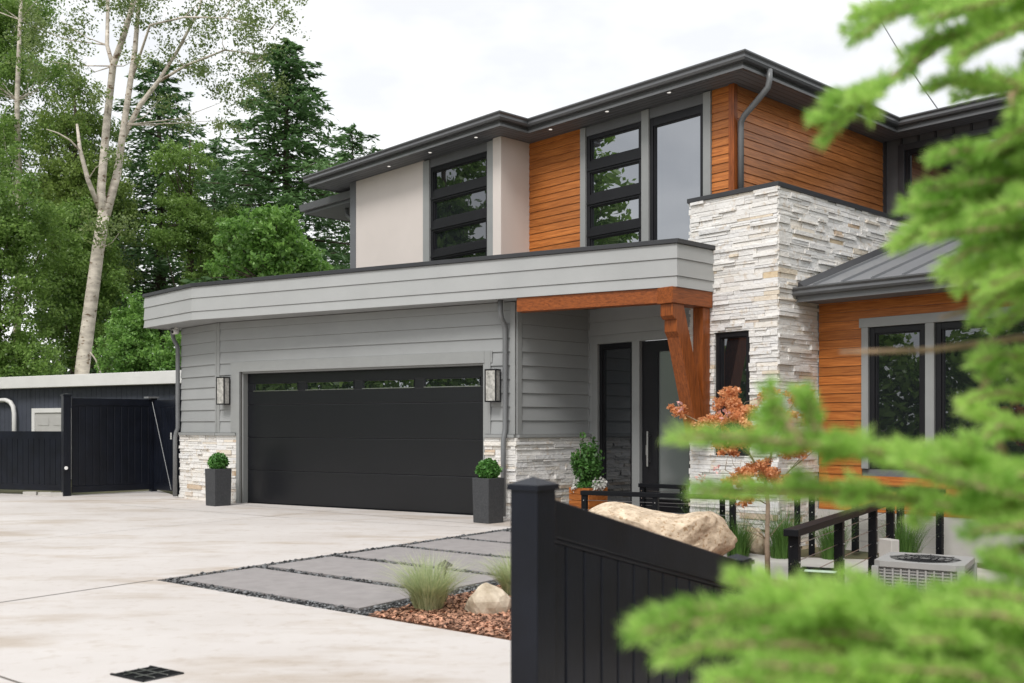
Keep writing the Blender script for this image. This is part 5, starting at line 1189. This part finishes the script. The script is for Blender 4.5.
def fir_branch(pts, leafy=(0.0, 1.0), nside=12, lside=0.24, r0=0.009, dens=1500, droop=0.0, skip=0.0):
    """pts: world polyline trunk->tip.  side shoots in two ranks carry smaller shoots"""
    pts = [np.array(p) for p in pts]; seg = [np.linalg.norm(b - a) for a, b in zip(pts[:-1], pts[1:])]; T = sum(seg); k = len(pts)
    tw_.tube([Vector(p) - fb for p in pts], [r0 * (1 - 0.75 * i / (k - 1)) for i in range(k)], 7)
    def pos(s):
        s *= T
        for a, b, l in zip(pts[:-1], pts[1:], seg):
            if s <= l + 1e-9: return a + (b - a) * (s / l), (b - a) / l
            s -= l
        return pts[-1], (pts[-1] - pts[-2]) / seg[-1]
    o = np.array(fb); l1 = min(leafy[1], 1.0); nk = max(2, int((l1 - leafy[0]) * T / 0.06)); ks = np.linspace(leafy[0], l1, nk + 1)
    for ka, kb in zip(ks[:-1], ks[1:]): needles(pos(ka)[0] - o, pos(kb)[0] - o + pos(kb)[1] * 0.008, dens=dens)
    for i in range(nside):
        f_ = leafy[0] + (leafy[1] - leafy[0]) * (i + 0.3 + 0.5 * frn.rand()) / nside
        if frn.rand() < skip: continue
        f_ = min(f_, 0.97) * 0.9; p, d_ = pos(f_); sgn = 1 if i % 2 else -1
        s_ = np.cross(d_, [0, 0, 1.0]); s_ /= np.linalg.norm(s_) + 1e-9
        L_ = 1.15 * lside * (1.05 - 0.60 * f_) * (0.75 + 0.5 * frn.rand()); dr = d_ * (0.95 + 0.2 * frn.rand()) + s_ * sgn * 0.6 + np.array([0, 0, droop + frn.randn() * 0.17]); dr /= np.linalg.norm(dr)
        q = p + dr * L_ + np.array([0, 0, 0.02 * frn.randn()])
        tw_.tube([Vector(p - o), Vector((p + q) / 2 - o + np.array([0, 0, 0.006])), Vector(q - o)], [0.0030, 0.0022, 0.0012], 5)
        needles(p - o + dr * L_ * 0.06, q - o, dens=dens)
        ns = int(L_ / 0.055)
        for j in range(ns):
            g = 0.18 + 0.6 * (j + frn.rand() * 0.6) / max(1, ns); pp = p + dr * L_ * g; s2 = np.cross(dr, [0, 0, 1.0]); s2 /= np.linalg.norm(s2) + 1e-9
            e = dr * 1.0 + s2 * (1 if j % 2 else -1) * 0.6 + np.array([0, 0, frn.randn() * 0.22 + droop]); e /= np.linalg.norm(e); l2 = L_ * (1 - g) * 0.75 + 0.03
            needles(pp - o, pp + e * l2 - o, dens=dens)
F = lambda px, py, Y_: np.array(at(px, py, Y_))
def tk(z): return np.array([1.75, 2.25, z])
BR = [
 # top mass
 ([tk(2.75), F(1130, -70, 1.95), F(1010, -25, 1.75), F(900, 10, 1.62), F(856, 38, 1.58)], (0.35, 1), 16, 0.20),
 ([tk(2.6), F(1130, 0, 1.9), F(1010, 22, 1.72), F(930, 40, 1.65), F(908, 72, 1.62)], (0.3, 1), 15, 0.20),
 ([tk(2.9), F(1100, -110, 1.9), F(980, -60, 1.7), F(880, -25, 1.6), F(868, -15, 1.58)], (0.3, 1), 14, 0.18),
 ([tk(2.45), F(1120, 70, 2.0), F(1024, 88, 1.85), F(960, 80, 1.8), F(933, 86, 1.75)], (0.8, 1), 5, 0.12),
 ([F(930, 52, 1.66), F(890, 80, 1.62), F(862, 98, 1.6), F(870, 112, 1.6)], (0.75, 1), 4, 0.10),
 ([tk(2.5), F(1150, 40, 1.7), F(1070, 60, 1.55), F(1010, 95, 1.5), F(1013, 110, 1.5)], (0.3, 1), 12, 0.16),
 # upper middle mass
 ([tk(2.3), F(1150, 160, 1.9), F(1040, 185, 1.7), F(950, 203, 1.55), F(910, 207, 1.5)], (0.35, 1), 16, 0.22),
 ([tk(2.2), F(1150, 140, 1.8), F(1050, 150, 1.62), F(960, 150, 1.55), F(936, 158, 1.52)], (0.4, 1), 12, 0.15),
 ([tk(2.15), F(1150, 240, 1.8), F(1050, 240, 1.6), F(970, 250, 1.52), F(946, 268, 1.5)], (0.35, 1), 14, 0.2),
 ([tk(2.0), F(1160, 290, 1.9), F(1060, 290, 1.7), F(1000, 295, 1.6), F(978, 318, 1.58)], (0.5, 1), 9, 0.14),
 # bare twigs
 ([tk(1.95), F(1150, 330, 2.0), F(1020, 338, 1.85), F(930, 350, 1.75), F(860, 352, 1.7), F(840, 352, 1.68)], (0.2, 0.45), 4, 0.14),
 ([tk(2.0), F(1120, 310, 2.0), F(1000, 300, 1.8), F(960, 312, 1.75), F(940, 318, 1.72)], (0.2, 0.5), 4, 0.14),
 # right side tufts
 ([tk(1.9), F(1150, 380, 1.9), F(1060, 360, 1.7), F(1000, 355, 1.62), F(976, 362, 1.6)], (0.45, 1), 9, 0.13),
 ([tk(1.85), F(1150, 430, 1.9), F(1060, 400, 1.7), F(1000, 392, 1.62), F(968, 402, 1.6)], (0.45, 1), 9, 0.12),
 ([F(1010, 470, 1.6), F(992, 425, 1.6), F(975, 395, 1.62), F(994, 376, 1.63)], (0.9, 0.95), 1, 0.06),
 ([tk(1.8), F(1150, 470, 1.8), F(1060, 440, 1.6), F(1000, 425, 1.52), F(983, 440, 1.5)], (0.35, 1), 12, 0.16),
 # long middle branch
 ([tk(1.7), F(1150, 480, 1.75), F(1000, 470, 1.5), F(850, 448, 1.36), F(730, 437, 1.28), F(680, 437, 1.25)], (0.25, 1), 22, 0.14),
 ([F(800, 445, 1.33), F(785, 420, 1.34), F(772, 405, 1.35), F(768, 393, 1.35)], (0.3, 1), 2, 0.04),
 ([F(830, 447, 1.35), F(815, 425, 1.36), F(806, 408, 1.36), F(803, 398, 1.36)], (0.3, 1), 2, 0.04),
 ([tk(1.6), F(1150, 530, 1.8), F(1000, 510, 1.55), F(860, 495, 1.42), F(750, 490, 1.34), F(700, 491, 1.3)], (0.3, 1), 18, 0.10),
 ([tk(1.65), F(1150, 520, 1.6), F(1030, 500, 1.4), F(940, 478, 1.32), F(905, 462, 1.3)], (0.3, 1), 12, 0.12),
 ([tk(1.55), F(1150, 560, 1.7), F(1040, 535, 1.5), F(975, 512, 1.42), F(935, 503, 1.4)], (0.3, 1), 12, 0.11),
 # bottom mass
 ([tk(1.4), F(1150, 620, 1.6), F(1000, 615, 1.38), F(850, 606, 1.26), F(770, 592, 1.22), F(738, 580, 1.2)], (0.25, 1), 20, 0.19),
 ([tk(1.3), F(1150, 660, 1.55), F(980, 630, 1.3), F(820, 608, 1.18), F(700, 608, 1.12), F(648, 622, 1.1)], (0.25, 1), 24, 0.19),
 ([tk(1.2), F(1150, 700, 1.5), F(960, 665, 1.24), F(800, 645, 1.12), F(700, 645, 1.08), F(668, 655, 1.06)], (0.25, 1), 22, 0.17),
 ([tk(1.1), F(1150, 760, 1.45), F(960, 710, 1.2), F(820, 690, 1.08), F(740, 682, 1.05), F(718, 682, 1.03)], (0.25, 1), 20, 0.17),
 ([tk(1.4), F(1150, 610, 1.4), F(1060, 605, 1.25), F(990, 594, 1.2), F(962, 592, 1.18)], (0.3, 1), 14, 0.17),
 ([tk(1.2), F(1150, 690, 1.35), F(1050, 660, 1.2), F(950, 640, 1.12), F(908, 640, 1.1)], (0.3, 1), 14, 0.17),
 ([tk(2.4), F(1180, 90, 1.75), F(1090, 100, 1.6), F(1020, 130, 1.52), F(985, 150, 1.5)], (0.3, 1), 14, 0.15),
 ([tk(2.7), F(1180, -20, 1.75), F(1090, -5, 1.6), F(1010, 30, 1.52), F(960, 55, 1.5)], (0.3, 1), 14, 0.16),
 ([tk(1.8), F(1180, 480, 1.7), F(1090, 480, 1.5), F(1020, 475, 1.42), F(960, 480, 1.4)], (0.3, 1), 14, 0.15),
 ([tk(1.7), F(1180, 530, 1.6), F(1090, 520, 1.42), F(1020, 525, 1.34), F(972, 532, 1.32)], (0.3, 1), 12, 0.12),
 ([tk(1.6), F(1180, 590, 1.5), F(1090, 570, 1.35), F(1040, 568, 1.3), F(1000, 566, 1.28)], (0.3, 1), 12, 0.10),
 ([tk(1.3), F(1180, 700, 1.35), F(1080, 640, 1.2), F(1000, 615, 1.15), F(930, 612, 1.13)], (0.3, 1), 16, 0.16),
 ([tk(1.2), F(1180, 760, 1.3), F(1060, 700, 1.15), F(960, 672, 1.1), F(870, 668, 1.08)], (0.3, 1), 16, 0.16),
 ([tk(1.4), F(1150, 640, 1.5), F(990, 628, 1.3), F(880, 616, 1.22), F(800, 608, 1.19)], (0.3, 1), 18, 0.16),
 ([tk(1.3), F(1150, 700, 1.45), F(980, 660, 1.25), F(860, 635, 1.15), F(760, 630, 1.12)], (0.3, 1), 18, 0.16),
 ([tk(2.2), F(1180, 210, 1.7), F(1090, 200, 1.55), F(1020, 205, 1.48), F(975, 215, 1.46)], (0.3, 1), 14, 0.15),
 ([tk(2.0), F(1180, 290, 1.7), F(1090, 270, 1.55), F(1030, 270, 1.5), F(990, 285, 1.48)], (0.4, 1), 12, 0.13),
 ([tk(2.3), F(1180, 180, 1.8), F(1080, 175, 1.65), F(1000, 180, 1.58), F(925, 190, 1.54)], (0.3, 1), 16, 0.16),
 ([tk(2.2), F(1180, 240, 1.75), F(1080, 225, 1.6), F(1000, 228, 1.52), F(930, 235, 1.5)], (0.3, 1), 16, 0.16),
 ([tk(2.8), F(1180, -40, 1.75), F(1090, -30, 1.6), F(1000, 0, 1.52), F(930, 18, 1.5)], (0.3, 1), 16, 0.16),
 ([tk(1.3), F(1150, 640, 1.5), F(960, 618, 1.25), F(800, 605, 1.16), F(640, 632, 1.08)], (0.3, 1), 20, 0.16),
 ([tk(2.55), F(1180, 60, 1.7), F(1090, 70, 1.58), F(1030, 90, 1.5), F(995, 75, 1.5)], (0.3, 1), 14, 0.15),
 ([tk(1.1), F(1150, 750, 1.45), F(980, 695, 1.22), F(860, 672, 1.12), F(755, 664, 1.06)], (0.3, 1), 18, 0.16),
 ([tk(1.0), F(1150, 790, 1.4), F(980, 730, 1.18), F(860, 700, 1.08), F(770, 694, 1.04)], (0.3, 1), 18, 0.16),
 ([tk(1.65), F(1200, 540, 1.7), F(1110, 535, 1.5), F(1050, 545, 1.42), F(1000, 555, 1.4)], (0.3, 1), 12, 0.12),
 ([tk(1.7), F(1200, 500, 1.7), F(1110, 490, 1.5), F(1050, 505, 1.42), F(990, 505, 1.4)], (0.3, 1), 12, 0.12),
]
for b_ in BR: fir_branch(*b_[:4], dens=2300)
tw_.build('branch', M['twig'], fir, smooth=True)
np_mesh('needles', np.concatenate(NV), 4, M['fir'], fir)
m_ = MB(); m_.tube([(0, 0, 0), (0.02, 0.01, 1.5), (0, 0, 3.0), (0.01, 0, 4.2)], [0.075, 0.055, 0.035, 0.008], 12); m_.build('trunk', M['barkdark'], fir, smooth=True)

# ================================================================== overhead cable
m_ = MB(); a_ = at(880, 10, 30); c_ = at(1005, 195, 17.2); pts = []
a_ = at(840, -60, 34)
for k in range(13):
    s = k / 12; p = a_.lerp(c_, s); p.z -= 0.5 * 4 * s * (1 - s); pts.append(p)
m_.tube(pts, 0.012, 6); tag(m_.build('overhead_cable', M['winframe']), 'thin dark overhead cable running down to the right roof', 'cable')
bpy.context.view_layer.update()
